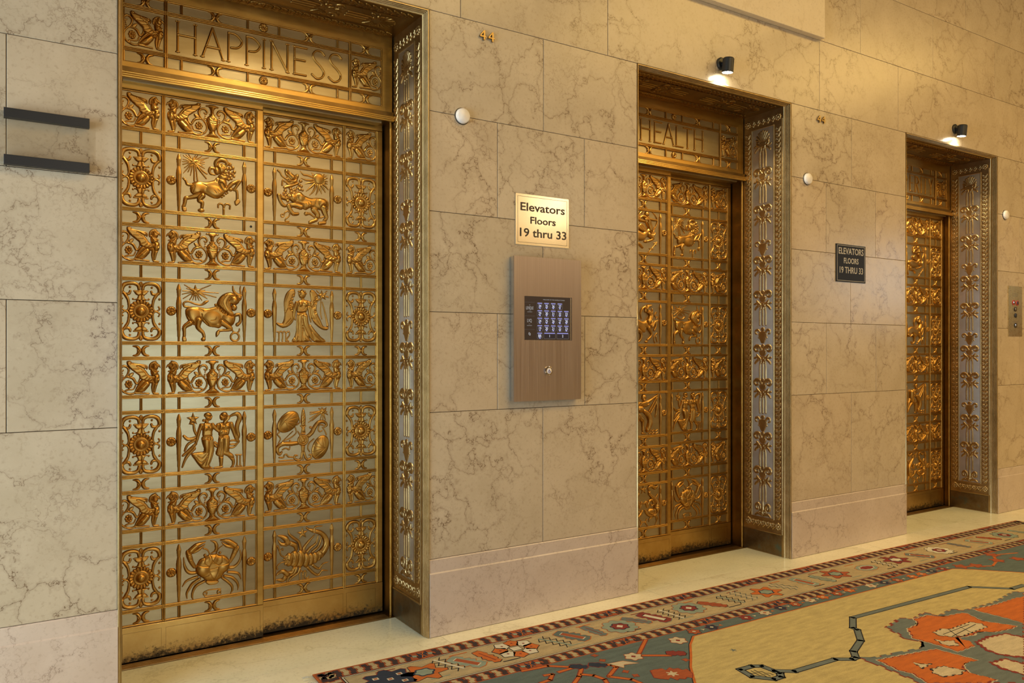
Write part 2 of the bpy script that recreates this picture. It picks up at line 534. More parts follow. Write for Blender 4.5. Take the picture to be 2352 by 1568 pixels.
def plain(name, col, rough=.5, metallic=0.0, var=.06, scale=20, spec=.5):
    m, nt, b = new_mat(name)
    n = noise(nt, pos(nt), scale, 4, .6)
    c1 = tuple(max(0, c * (1 - var)) for c in col); c2 = tuple(c * (1 + var) for c in col)
    nt.links.new(ramp(nt, n.outputs['Fac'], [(.3, c1), (.7, c2)]).outputs[0], b.inputs['Base Color'])
    b.inputs['Roughness'].default_value = rough; b.inputs['Metallic'].default_value = metallic
    b.inputs['Specular IOR Level'].default_value = spec
    return m
M['joint'] = plain('joint_mortar', (.10, .07, .045), .9)
M['dark'] = plain('shaft_dark', (.012, .009, .006), .8)
M['black'] = plain('black_paint', (.012, .012, .013), .42)
M['black_sign'] = plain('black_plastic', (.010, .010, .011), .45, 0, .06, 20, .25)
M['grey_text'] = plain('pale_engraving', (.42, .40, .37), .5)
M['dark_text'] = plain('dark_enamel', (.035, .028, .020), .4)
M['white_cap'] = plain('white_plastic', (.72, .69, .66), .35)
M['plaster'] = plain('lobby_plaster', (.20, .145, .095), .8, 0, .1, 2)
M['plaster_lit'] = plain('lit_upper_plaster', (.75, .64, .48), .8, 0, .1, 2)  # paler than the wall below: its lamplit brightness is put into the colour
M['ceil'] = plain('ceiling_paint', (.13, .085, .05), .8, 0, .15, 1.5)
M['steel_edge'] = metal('steel_edge', (.62, .64, .68), (.70, .72, .76), .25, .05, 20)
M['lamp_black'] = plain('lamp_black', (.035, .036, .034), .38, .4)
M['chrome'] = metal('chrome', (.75, .75, .76), (.80, .80, .81), .10, .02, 20)
M['blue'] = plain('accessible_blue', (.03, .04, .30), .4)
M['red_lens'] = plain('red_lens', (.45, .04, .03), .3)
M['sign_metal'] = metal('polished_sign_brass', (.74, .67, .52), (.80, .73, .58), .20, .03, 3)
M['numeral'] = metal('aged_brass_numeral', (.32, .22, .09), (.46, .33, .15), .35, .1, 60)

def brushed():
    m, nt, b = new_mat('brushed_steel')
    n = noise(nt, pos(nt, (220, 1, 2.0)), 1, 4, .6)
    nt.links.new(ramp(nt, n.outputs['Fac'], [(.3, (.44, .38, .37)), (.7, (.52, .46, .45))]).outputs[0], b.inputs['Base Color'])
    b.inputs['Metallic'].default_value = 1.0
    nt.links.new(math_(nt, 'ADD', math_(nt, 'MULTIPLY', n.outputs['Fac'], .14), .26), b.inputs['Roughness'])
    return m
M['steel'] = brushed()

def glow(name, col, strength, base=(.02, .02, .02)):
    m, nt, b = new_mat(name)
    b.inputs['Base Color'].default_value = (*base, 1)
    b.inputs['Emission Color'].default_value = (*col, 1); b.inputs['Emission Strength'].default_value = strength
    b.inputs['Roughness'].default_value = .25
    return m
M['screen'] = glow('screen_glass', (.050, .030, .020), .55, (.012, .010, .010))
M['key_white'] = glow('key_white', (.80, .82, 1.0), .85)
M['key_blue'] = glow('key_blue', (.36, .36, .88), .75)
M['key_edge'] = glow('key_edge', (.45, .42, .42), .35)
M['key_face'] = glow('key_face', (.014, .010, .020), .6)
M['lamp_lens'] = glow('lamp_lens', (1.0, .93, .72), 60)

def glass():
    m, nt, b = new_mat('clear_acrylic')
    t = nt.nodes.new('ShaderNodeBsdfTransparent'); t.inputs[0].default_value = (.95, .945, .93, 1)
    g = nt.nodes.new('ShaderNodeBsdfGlossy'); g.inputs['Roughness'].default_value = .05
    x = nt.nodes.new('ShaderNodeMixShader'); x.inputs[0].default_value = .06
    nt.links.new(t.outputs[0], x.inputs[1]); nt.links.new(g.outputs[0], x.inputs[2])
    nt.links.new(x.outputs[0], nt.nodes['Material Output'].inputs['Surface'])
    return m
M['acrylic'] = glass()

def wool(name, col, var=.16):
    m, nt, b = new_mat(name)
    n = noise(nt, pos(nt, (2.0, 9, 1)), 5, 4, .6); n2 = noise(nt, pos(nt), 420, 3, .7)
    c1 = tuple(c * (1 - var) for c in col); c2 = tuple(c * (1 + var) for c in col)
    c = ramp(nt, n.outputs['Fac'], [(.3, c1), (.7, c2)]).outputs[0]
    f = ramp(nt, n2.outputs['Fac'], [(.3, (.70, .70, .70)), (.7, (1.12, 1.12, 1.12))]).outputs[0]
    nt.links.new(mix(nt, 1.0, c, f, 'MULTIPLY'), b.inputs['Base Color'])
    b.inputs['Roughness'].default_value = .95; b.inputs['Specular IOR Level'].default_value = .15
    b.inputs['Sheen Weight'].default_value = .06; b.inputs['Sheen Roughness'].default_value = .5
    bump(nt, b, n2.outputs['Fac'], .5, .002)
    return m
for nm, c in dict(w_tan=(.42, .325, .170), w_cream=(.52, .44, .29), w_gold=(.48, .385, .155), w_rust=(.34, .075, .014), w_orange=(.50, .125, .010), w_red=(.21, .025, .010),
                  w_brown=(.040, .018, .011), w_navy=(.018, .024, .042), w_teal=(.098, .130, .118), w_sage=(.235, .285, .215), w_grey=(.130, .155, .142), w_black=(.012, .010, .010), w_white=(.60, .55, .42)).items():
    M[nm] = wool(nm, c)

# ------------------------------------------------------------------ relief drawings, millimetres
SH = {}
SH['ram_star']=[('t',[-78,94.3,-117.6,115.4],[2.8,1.7]),('t',[-78,94.3,-107.8,119.9],[2.8,1.7]),('t',[-78,94.3,-96.2,122.8],[2.8,1.7]),('t',[-78,94.3,-69.7,121.8],[2.8,1.7]),('t',[-78,94.3,-59.7,123.1],[2.8,1.7]),('t',[-78,94.3,-43,121.8],[2.8,1.7]),('t',[-78,94.3,-14.4,119.6],[2.8,1.7]),('t',[-78,94.3,-34.6,107],[2.8,1.7]),('t',[-78,94.3,-31.2,98.6],[2.8,1.7]),('t',[-78,94.3,-31.2,89.7],[2.8,1.7]),('t',[-78,94.3,-41.3,81.4],[2.8,1.7]),('t',[-78,94.3,-31.2,70.2],[2.8,1.7]),('t',[-78,94.3,-89.6,33.2],[2.8,1.7]),('t',[-78,94.3,-99.5,47.8],[2.8,1.7]),('t',[-78,94.3,-117.6,40.3],[2.8,1.7]),('t',[-78,94.3,-114.3,63.4],[2.8,1.7]),('t',[-78,94.3,-120.9,76.6],[2.8,1.7]),('t',[-78,94.3,-120.9,88.8],[2.8,1.7]),('t',[-78,94.3,-119.3,99.5],[2.8,1.7]),('t',[-78,94.3,-44.7,63.3,-22.8,48.2],[3.1,3.1,3.1]),('t',[-78,94.3,-48,55.8,-24.5,27.5],[3.1,3.5,2.8]),('t',[-74.1,80.8,-74.1,12.2],[3.1,3.5]),('t',[-68.1,78,-60.7,13.7],[2.4,2.8]),('s',-78.7,94.2,23,9.4,-5,4)]
SH['ram']=[('p',[-89.6,-12.4,-81.4,2.5,-61.4,11.9,-34.6,11.4,-17.7,15.1,9.4,25.4,23.1,39.5,43.7,40.1,59.3,25.8,61,8,57.5,-13.9,47.2,-36.6,30,-52.7,9.4,-55.5,-11,-49.8,-27.9,-41,-41.3,-38.8,-48,-55.5,-71.4,-49.1,-86.3,-41.9,-91.3,-26.6],16.7,9),('b',-63.1,-20,29,26.7,0,3),('b',42,13,20.5,23.1,0,4),('b',9.4,-26.3,37.6,24.9,10,3),('t',[-88,-7,-102.8,-6.2,-107.8,6.5,-117.6,17.3],[6.3,5.6,4.5,4.2]),('e',-117,17.4,4.8,5,0,3.6),('t',[-51.4,-48.7,-97.9,-63.5,-108.8,-67,-113.7,-92,-118.3,-103.7],[11.8,7.7,8.4,7,7]),('p',[-124.2,-107.7,-107.8,-106.1,-105.5,-121,-120.2,-123.4],3.5,5),('t',[-41.3,-49.5,-54.7,-70.3,-42,-78.5,-42.7,-99.8],[13.2,8.7,8.4,6.6]),('e',-46,-112.8,13.7,8.5,0,6.4),('t',[92.4,-6.5,104.6,-16,106.4,-50.2],[7,5.9,5.6]),('p',[93.1,-60.6,109.2,-48.8,119.4,-59.7,101.1,-78.6],4.2,6),('t',[35.1,5.1,54.1,-15,85.4,18,118.7,32.6],[9.1,9.1,9.1,6.3]),('t',[117.7,31.8,92.4,-10.1],[7,5.6]),('e',77.7,-9.9,8.9,7.8,0,5.9),('e',57.5,-30.1,4.8,5,0,3.6),('e',48.9,-39.2,4.8,5,0,3.6),('e',40.3,-46.6,4.4,4.6,0,3.3),('e',64.5,-25.7,4.1,4.3,0,3.1),('e',45.4,40.3,21.2,13.5,0,9),('e',19.7,26.6,7.5,9.2,0,5.6),('e',36.8,76.9,27.3,24.2,20,11),('e',18,65.6,11.6,17.1,-20,9),('t',[6,74.9,-7.6,75,-11.7,60.2,-4.2,49.8,13.5,48.3],[5.6,6.3,5.9,4.9,2.8]),('e',74.9,101.4,8.2,8.5,0,6.1),('e',86.1,86.6,8.2,8.5,0,6.1),('e',93.1,69.4,7.5,7.8,0,5.6),('e',91.7,51.2,6.8,7.1,0,5.1),('e',74.9,63.6,8.2,8.5,0,6.1),('e',61,79.9,8.2,8.5,0,6.1),('e',74.9,47.4,7.5,7.8,0,5.6),('e',61,52.9,7.5,7.8,0,5.6),('e',49.6,49.8,6.8,7.1,0,5.1),('e',68.6,34.8,6.8,7.1,0,5.1),('e',80.5,38.3,6.1,6.4,0,4.6),('e',57.5,65.1,7.5,7.8,0,5.6),('e',43.7,53.4,6.1,6.4,0,4.6),('e',87.1,57.8,6.1,6.4,0,4.6),('e',66.2,105.7,6.1,6.4,0,4.6),('e',74.9,81.6,7.5,7.8,0,5.6),('t',[13.5,90.1,16.9,104.8,33.4,115.8,54.1,114.2,62.7,101.7,54.8,89.2,44.4,94],[7,9.4,10.1,9.1,6.6,4.9,3.5]),('e',34.1,90.1,4.1,4.3,0,3.1),('g',[-82,-37.9,-75.4,-14.4],[2.1],2),('g',[-44.7,3.2,-24.5,-8.7],[2.1],2),('g',[5.3,-23.2,13.5,-33.7],[1.7],2),('g',[19.7,-16.3,28.6,-26.7],[1.7],2),('g',[-68.1,46.3,-68.7,32.2],[1.7],1)]
SH['ram_sign']=[('t',[47.9,-123.3,47.9,-92.1,43,-79.3,33.4,-75.9,25.2,-81.8,25.2,-93.2],[4.2,4.2,4.2,4.2,3.8,3.5]),('t',[47.9,-92.1,54.1,-78.2,65.2,-74.9,74.9,-80.4,74.2,-94.9],[4.2,4.2,4.2,3.8,3.5])]
SH['bull_star']=[('t',[-69.7,91.7,-5.9,120.9],[2.8,1.7]),('t',[-69.7,91.7,-29.6,98.6],[2.8,1.7]),('t',[-69.7,91.7,-31.2,93.3],[2.8,1.7]),('t',[-69.7,91.7,26.5,87.7],[2.8,1.7]),('t',[-69.7,91.7,16.3,68.4],[2.8,1.7]),('t',[-69.7,91.7,-114.3,117.9],[2.8,1.7]),('t',[-69.7,91.7,-104.5,102.6],[2.8,1.7]),('t',[-69.7,91.7,-120.9,91.4],[2.8,1.7]),('t',[-69.7,91.7,-122.5,77.4],[2.8,1.7]),('t',[-69.7,91.7,-119.3,58.3],[2.8,1.7]),('t',[-69.7,91.7,-92.9,54],[2.8,1.7]),('t',[-69.7,91.7,-79.7,54.4],[2.8,1.7]),('t',[-69.7,91.7,-68.1,53],[2.8,1.7]),('t',[-69.7,91.7,-54.7,52.8],[2.8,1.7]),('t',[-69.7,91.7,-43,53.9],[2.8,1.7]),('t',[-69.7,91.7,-21.1,61.7],[2.8,1.7]),('t',[-69.7,91.7,-29.6,72.1],[2.8,1.7]),('s',-69.7,93.5,27.1,11.1,0,5),('c',-70.7,101.5,4.2,1.4)]
SH['bull']=[('t',[-92.9,21.3,-114.3,25.3,-116.3,40.2,-97.9,46.8,-71.4,37.1,-44.7,34.4,-29.6,44.4,-17.1,51.2],[4.9,4.2,3.8,3.5,3.5,4.2,6.9,2.8]),('p',[-111.1,6.1,-96.2,22.3,-61.4,25.1,-24.5,19.1,9.4,27.2,30,31.3,57.5,7,92.4,-2.9,97.6,-28.1,85.4,-53.5,61,-61.1,43.7,-54.2,30,-65.9,9.4,-62.7,-14.4,-58.8,-38,-39.7,-46.4,-34.5,-48,-56.5,-71.4,-56.2,-88,-45.9,-104.5,-25.2],18.1,9),('b',-81.4,-10.7,28.9,37.3,-10,3),('b',66.2,-26.9,30.6,26.7,0,4),('b',-0.8,-23,37.4,30.2,0,3),('t',[-91.3,-46,-113.7,-63.9,-114.3,-88.3,-115.6,-108.6],[12.5,8.7,6.3,6.6]),('p',[-122.9,-107.6,-109.4,-107.5,-105.8,-123.2,-121.5,-124],3.5,5),('t',[-56.4,-34.7,-58.1,-64.8,-38,-87.4,-33.9,-106.9],[15.3,9.7,6.9,6.3]),('e',-37.3,-115.7,9.5,8.5,0,6.4),('t',[99.4,-6.3,117.7,-5.9,119.1,-34.9,106.4,-49.6],[7.6,6.9,6.3,8.3]),('t',[40.3,-40,74.9,-64.5,74.9,-72.4,43.7,-75.7,27.2,-78.1],[13.2,9.7,6.9,5.6,5.6]),('p',[15.6,-83.3,26.5,-78.1,30.6,-89.5,16.3,-106.1],3.5,6),('p',[19,39.9,30,67.1,50.6,85.8,78.4,93,101.1,80.5,92.4,54.9,78.4,32.8,85.4,7.8,94.1,-6.5,78.4,-12.2,50.6,5.1,30,26],13.9,13),('e',91.7,57.7,24.4,20.6,0,13),('e',91.7,26,13.6,14.9,0,11),('e',113.4,69.3,12.2,13.5,0,12),('e',112,59.9,4.4,4.6,0,3.3),('t',[121.2,80.5,103.6,85.3,89.6,101.7,87.1,119.6],[6.9,6.3,4.9,2.4]),('t',[122.2,84.9,118.7,106.5,120.5,121.8],[4.2,3.5,2.1]),('e',14.5,35.2,5.8,6,0,4.3),('e',24.8,24,5.8,6,0,4.3),('e',36.8,13.7,5.8,6,0,4.3),('e',47.9,5,5.8,6,0,4.3),('e',57.5,-3,5.4,5.7,0,4.1),('e',19.7,29.2,4.1,4.3,0,3.1),('e',43,8.4,4.1,4.3,0,3.1),('g',[57.5,80.6,40.3,49.6,54.1,14.1],[1.7],2),('g',[71.4,77.6,55.8,42.9,74.9,3.9],[1.7],2),('g',[47.2,73.1,33.4,45.8,42,26.3],[1.7],2),('g',[78.4,65.2,64.5,43.2,83.6,-1.3],[1.7],2),('g',[-104.5,-11.2,-86.3,-38.9,-68.1,-52.6],[2.1],2),('g',[-54.7,14.7,-41.3,8],[4.2],3),('g',[-44.7,-6.2,-41.3,-23.8,-17.7,-51.7],[2.4],2),('g',[-7.6,-33.8,9.4,-31.6,16.3,-19],[1.4],1.5)]
SH['bull_sign']=[('c',95.9,-103.9,18.1,4.2),('t',[83.6,-70.9,90.6,-82.3,102.9,-85.8,113.4,-79.2,115.5,-68.3],[2.8,3.1,3.5,3.1,2.8])]
SH['twins_star']=[('s',-79.4,96,28.5,11.8,0,5),('c',-79.4,98.4,3.8,1.4)]
SH['twin_woman']=[('t',[-61.4,20.1,-73.1,46.4,-76.4,71.9],[5.2,5.2,4.5]),('e',-83,77.2,10.2,5,0,3.7),('t',[-63.1,16.6,-97.9,10,-116,25],[6.3,7,5.6]),('t',[-66.4,6.3,-99.5,-11,-112.7,-38.1],[5.6,5.6,4.2]),('t',[-68.1,-11.2,-96.2,-37.5,-120.2,-58.5],[6.3,6.3,4.9]),('t',[-73.1,-30.3,-106.1,-66.5,-122.5,-107.9],[6.3,6.3,3.1]),('t',[-22.8,88.7,-23.8,71],[7.6,9]),('p',[-50.7,70.6,-38,75.3,-24.5,77.1,-0.8,73.4,7.7,60.5,-0.1,36,-1.5,19,-38.6,19.8,-41.3,45.4],9.7,7),('b',-29.6,53.6,10.2,10.7,0,4),('b',-11,54.4,10.2,10.7,0,4),('p',[-41.3,18.9,-2.1,19,6,-3.5,7.7,-46.4,-2.5,-84.8,-11,-109,-0.8,-120.5,-38,-121.8,-58.1,-101.8,-74.7,-75.9,-87,-52.8,-61.4,-47.6,-33.9,-43.5,-43,-4],11.1,9),('b',-24.5,-15.8,17,37.3,0,4),('t',[-44.7,67.5,-54.1,42.6,-63.1,7.8,-70.7,-18.1],[9.4,7.6,6.3,4.2]),('t',[0.9,68,16.3,49.4,30,37.2],[8.3,7.3,6.6]),('t',[-41.3,11.8,-27.9,12.8,-14.4,10.2,-0.8,12.9],[3.5,3.5,3.5,3.1]),('e',-14.4,10.2,5.4,5.7,0,4.1),('e',-14.4,102.5,14.3,16.4,0,11),('e',-18.4,110.8,16.3,12.1,0,10),('e',-35.3,88.6,5.8,6,0,4.3),('t',[-29.6,108.5,-0.8,103.7],[2.8,2.8]),('g',[-11,2.9,-14.4,-44.9,-29.6,-107.6],[1.7],2),('g',[-1.5,2.3,-1.5,-56.4,-17.7,-108.5],[1.7],2),('g',[-68.1,-69.3,-48,-92,-21.1,-72.8],[1.7],2),('g',[-70.7,-83.2,-46.4,-104.5,-17.7,-58.8],[1.7],2),('g',[-61.4,-62.8,-44.7,-74.6,-27.9,-58.1],[1.4],1.5),('t',[-32.9,-120.1,-0.8,-120.5],[3.8,3.5])]
SH['twin_man']=[('t',[72.1,100.3,92.4,109.5,109.9,108.8,116.2,91.1,107.1,66.2,103.6,41,109.9,15.4,103.6,-6],[3.5,7,9.7,11.1,9.7,9.7,9,6.3]),('t',[74.9,-7.8,92.4,-5.3,113.4,-13.8],[3.8,4.2,3.5]),('t',[74.9,-22.2,95.9,-23.6,102.9,-18.6],[3.8,3.8,2.8]),('t',[74.9,-37.3,92.4,-34.9,109.9,-17.9],[3.8,4.2,3.1]),('t',[9.4,-9.1,23.1,-18.9],[4.9,4.9]),('t',[7.7,-17.9,18,-29.2],[4.2,4.2]),('t',[74.9,-72.6,89.6,-95.3,87.5,-118.6],[9,7,4.5]),('t',[87.5,-116.8,79.4,-123.4],[4.2,3.1]),('t',[36.8,-69.9,37.5,-98.6,35.8,-116.3],[10.4,8,6.3]),('t',[40.3,-118.5,9.4,-121.3],[5.2,3.8]),('p',[15.6,66.2,30,75.4,74.9,77.5,86.1,67.2,75.6,46.2,66.6,17.2,30,15.7,24.8,41.8],9.7,7),('b',36.8,57.2,14.3,11.4,0,4),('b',59.3,57.8,14.3,11.4,0,4),('b',47.2,29.8,13.6,10.7,0,2),('p',[29.3,15.8,67.9,17.8,74.9,-7.8,71.4,-50.8,86.1,-65.5,92.4,-81.1,74.9,-80.5,50.6,-67.3,40.3,-76.2,13.9,-61.1,23.1,-26],10.4,8),('b',57.5,-21.1,13.6,35.5,0,3),('t',[79.8,67.6,90.6,34.5,103.6,-2.4,112.4,-10.1],[9.4,7.6,6.3,4.9]),('t',[23.1,65.1,21.4,50.9],[8,7]),('p',[57.5,111.8,75.6,95.9,61,77.5,43.7,65.1,47.9,87.1],4.2,9),('e',44.4,100.9,13.6,16.7,0,11),('e',49.9,111.4,14.3,10,0,11),('t',[30,14.7,47.2,15.4,66.2,16.1],[3.5,4.2,3.5]),('e',37.5,14.2,4.8,5,0,3.6),('g',[30,41.5,43.7,44.3,61,39],[1.4],2),('g',[47.9,54.8,47.2,19],[1.4],1.5),('g',[43.7,8.5,43.7,-63.2],[1.7],2),('g',[30,-8.6,24.8,-58.3],[1.4],1.5),('g',[36.8,-9,33.4,-66],[1.4],1.5),('g',[102.9,95.3,95.9,63.1,99.4,30.4,102.9,-2.3],[1.7],2),('g',[110.6,95,104.6,59.1,106.4,26.4],[1.4],2)]
SH['twins_sign']=[('t',[100.1,-70.8,123.3,-71.4],[2.8]),('t',[99.4,-119.9,124.7,-121.2],[2.8]),('t',[105.7,-73,105,-118.9],[3.5]),('t',[118.4,-72.9,118.4,-119.3],[3.5])]
SH['crab']=[('t',[-69.7,-11.5,-91.3,-8.2,-106.1,6.3,-115,32.1,-117,61.1],[6.6,7.3,6.6,4.5,1.7]),('t',[-63.1,-29.4,-88,-35,-107.8,-42.4,-122.2,-62.8],[5.6,5.6,4.5,1.7]),('t',[-53.1,-40.5,-81.4,-57.1,-97.2,-79.1,-104.5,-95.4,-102.8,-117.8],[6.3,6.6,5.9,4.5,1.7]),('t',[-34.6,-54,-64.7,-66.8,-79.4,-89.1,-82.7,-113.1,-78,-125.2],[5.9,6.3,5.2,3.8,1.7]),('t',[71.4,-9.6,92.4,-9.1,113.4,9.5,122.2,37.3,116.9,62.7],[6.3,6.6,5.6,3.8,1.7]),('t',[66.2,-28.6,92.4,-34.4,113.4,-44.8,122.2,-68.6],[5.6,5.9,5.2,1.4]),('t',[50.6,-42.4,81.9,-54.4,102.9,-75.7,109.9,-94.9,108.1,-113.5],[4.9,5.9,5.6,4.5,1.4]),('t',[42,-50,64.5,-69.7,81.9,-90.4,85.4,-109,76.6,-124.5],[4.9,5.9,5.6,4.5,1.4]),('p',[-28.5,-52.5,24.8,-59.1,16.9,-72.8,-14.4,-72.1],4.2,6),('p',[-69.7,7.9,-62.1,26.1,-52.1,43.4,-31.2,51,-11,60.2,16.3,59.3,30,52,50.6,47.3,67.9,30.5,74.9,11.5,65.2,-19.4,50.6,-28,40.3,-44.3,23.1,-56,-0.8,-57.6,-24.5,-52,-41.3,-37,-51.4,-30.2,-63.1,-17.8],19.2,10),('b',-41.3,-7,25.7,21.3,0,3),('b',43.7,-5.5,24,21.3,0,3),('b',2.6,-35,24,17.8,0,2),('b',2.6,36.3,20.6,17.8,0,2),('t',[-11,63.1,-20.4,80.4,-36,88.8],[2.8,2.8,3.1]),('t',[18,62.6,26.5,79.3,44.4,91.9],[2.8,2.4,2.1]),('e',-30.6,58.7,6.2,6.4,0,4.6),('e',32,60.7,5.5,5.7,0,4.1),('t',[-73.1,14.7,-86.3,38.5,-94.6,64.2,-97.9,81.5],[7,9.4,12.2,11.5]),('t',[-78.7,78.8,-54.7,88.6,-29.6,105.7],[7,7.7,1.4]),('t',[-88.6,87.2,-64.7,105.8,-27.2,117.1],[11.9,10.5,1.7]),('t',[74.9,15.1,88.9,42,102.2,72.6],[5.9,9.8,12.9]),('t',[86.1,80.2,61,88.3,40.3,105.4],[8.4,7,1.4]),('t',[96.6,84.9,67.9,107.1,34.1,116.2],[11.2,10.5,1.7]),('g',[-61.4,20.7,-36.3,11.7,-14.4,9.6],[1.7],2),('g',[-14.4,9.6,-0.8,32.5],[1.7],2),('g',[-0.8,32.5,23.1,11.2,66.2,11],[1.7],2),('g',[-16.1,8.8,-11,-4.4,23.1,1.2],[1.7],2),('g',[-14.4,-3.9,-11,-22.2,6,-53.3],[1.7],2),('g',[23.1,1.2,19.7,-23.3,6,-53.3],[1.7],2),('g',[-31.2,50,-31.9,23.5,-14.4,9.6],[1.7],2),('g',[37.5,49.2,38.6,23.9,23.1,11.2],[1.7],2),('g',[-11,58.8,0.9,31.2,16.3,57.8],[1.7],2),('g',[-41.3,-37,-14.4,-25.2],[1.4],2),('g',[40.3,-44.3,24.8,-24.1],[1.4],2),('g',[-107.8,71.3,-83,60.8],[1],2),('g',[-97.9,50.6,-79.7,48],[1],2),('g',[90.6,67,109.9,55.3],[1],2),('g',[83.6,53.5,99.4,42.3],[1],2)]
SH['crab_moon']=[('t',[-5.9,64.1,13.5,73.2,18,92.9,10.1,110.7,-7.6,119.5],[1,5.2,7.7,5.6,1])]
SH['crab_sign']=[('c',-29.6,-107.9,7,2.8),('c',28.2,-110.4,7,2.8),('t',[-33.9,-100.8,-11,-95,34.1,-97.8],[2.4,2.8,2.8]),('t',[-29.6,-121,9.4,-121.5,35.1,-119.4],[2.8,2.8,2.4])]
SH['lion_sun']=[('t',[48.7,96.2,20.6,103.1,-0.3,104.1,-15.8,119.2],[5.2,4.5,4.5,1.4]),('t',[48.7,84.1,17.1,80.5,-14.1,87.1],[5.2,4.5,1.4]),('t',[50.4,74,31.1,70.1,8.4,62.4],[5.2,4.5,1.4]),('t',[52.2,67.3,31.1,46.1,11.9,26.9],[5.2,4.5,1.4]),('t',[59.2,63,48.7,34.3,27.6,9.7],[5.2,4.5,1.4]),('t',[68.1,62.2,68.1,36.4,59.2,14.8],[5.2,4.5,1.4]),('t',[76.9,63.2,80.5,41.2,87.6,22.9],[5.2,4.5,1.4]),('t',[85.8,66,94.7,49.7,105.4,31.8],[5.2,4.5,1.4]),('t',[92.9,72,105.4,61.2,119.8,45.5],[5.2,4.5,1.4]),('t',[96.5,75.8,116.2,72.9],[5.2,1.4]),('t',[96.5,84.5,116.9,85.1],[5.2,1.4]),('t',[96.5,93.1,118,102.6],[5.2,1.4]),('t',[94.7,103.3,112.6,112.4],[5.2,1.4]),('t',[89.4,109.6,101.8,118],[5.2,1.4]),('t',[48.7,106.5,38.1,117.2],[5.2,1.4]),('e',73.4,91.5,27.2,26.6,0,6)]
SH['lion']=[('t',[101.8,-1.5,117.2,-13.8,117.2,-45.1,106.1,-73.9,84.7,-89.7,55.7,-92.3,31.1,-77.4,10.9,-78.6],[3.8,3.8,3.4,3.4,3.4,3.4,4.8,9]),('t',[59.2,-43.8,48.7,-55.1,67,-77.5,59.9,-99.5],[13.8,14.5,12.4,8.3]),('t',[61,-102.8,30.4,-117.2],[8.3,8.3]),('p',[-10.7,-50.6,-24.5,-40,-48.5,-33.9,-71.7,-16,-74,0.7,-48.5,15.2,-17.6,22,-0.3,8.5,31.1,-1.9,59.2,1.7,94.7,1.9,113.3,-14.2,112.6,-38.6,94.7,-55.9,59.2,-51.4,31.1,-48.2,10.2,-61.2],17.2,9),('b',89.4,-23.6,23.7,25.6,0,4),('b',-53.6,-10.7,19.2,20.5,0,4),('b',-15.8,-1.7,19.2,22.2,0,4),('b',17.1,-39.3,31.3,17.1,0,3),('t',[94.7,-43.8,103.6,-70.6,109.7,-88.1,95.4,-111.2],[15.9,11.7,9,6.9]),('t',[102.6,-113,76.2,-118.1],[7.6,7.9]),('t',[-79.1,-16.7,-99.4,-12.8,-115.5,-4.4],[9.6,9.6,8.6]),('t',[-116.2,-4.5,-110.9,-26.7,-99.4,-45.1,-88.6,-50.7],[8.6,7.9,8.6,7.6]),('t',[-14.1,-48.2,-41.6,-43.4,-71.7,-47.1],[13.8,12.4,9.6]),('t',[-72.3,-48.1,-62.1,-69.1,-48.5,-84.1,-27.9,-82.2],[9.6,9.3,9,7.2]),('e',-85.9,19,8.4,8.2,0,6.1),('e',-75.7,3.9,8.4,8.2,0,6.1),('e',-58.7,17.5,8.4,8.2,0,6.1),('e',-44.4,13.3,8.4,8.2,0,6.1),('e',-62.1,31.7,7.7,7.5,0,5.6),('e',-41.6,30.6,7.7,7.5,0,5.6),('e',-27.2,38.9,7.7,7.5,0,5.6),('e',-21,53.9,7.7,7.5,0,5.6),('e',-14.1,71.7,7.7,7.5,0,5.6),('e',-10,48.4,7,6.8,0,5.1),('e',-17.6,33.2,7,6.8,0,5.1),('e',-92.7,7.1,7,6.8,0,5.1),('e',-79.1,-13.4,7.7,7.5,0,5.6),('e',-86.6,-2.7,6.3,6.1,0,4.6),('e',-30.7,20.9,7,6.8,0,5.1),('e',-48.5,25.4,7,6.8,0,5.1),('e',-75.1,-27.1,7,6.8,0,5.1),('e',-5.1,31.2,6.3,6.1,0,4.6),('e',-69,-2.2,7,6.8,0,5.1),('t',[-89.3,34.4,-62.1,45.9,-30.7,60.3],[6.9,9,7.6]),('e',-55.3,75.5,27.2,23.2,-20,12),('t',[-55.3,83.9,-74,100.3,-81.8,112.8],[16.5,13.1,7.6]),('e',-75.7,102.5,7.7,6.8,0,13),('t',[-58.7,57.1,-75.7,53.8,-83.2,63.8],[6.9,4.8,2.8]),('t',[-79.1,73.7,-91,79.1,-103.5,88.3,-109.5,101.1,-119.6,109.2],[4.8,4.1,3.8,4.1,4.8]),('t',[-87.6,59.9,-97.7,68.2,-100.8,44.3],[2.8,3.4,4.5]),('e',-30.7,92.9,8.4,10.2,0,6.3),('g',[6.7,-33.5,10.2,-45.8],[1.7],2),('g',[18.9,-27.8,24.1,-41],[1.7],2),('g',[31.1,-21.8,36.7,-34.3],[1.7],2),('g',[59.2,-9.3,52.2,-30.7,59.2,-47.2],[2.1],2),('g',[-38.2,-9.1,-24.5,-24.7,-10.7,-36.9],[2.1],2)]
SH['lion_sign']=[('c',-99.4,-96.9,6.9,3.1),('t',[-92.7,-96.3,-87.6,-82.3,-75.7,-74.5,-64.9,-80.2,-69,-96.8,-83.9,-111.7,-85.2,-121.9,-70.3,-121.3],[3.1,3.1,3.1,3.1,3.1,3.1,3.1,3.1])]
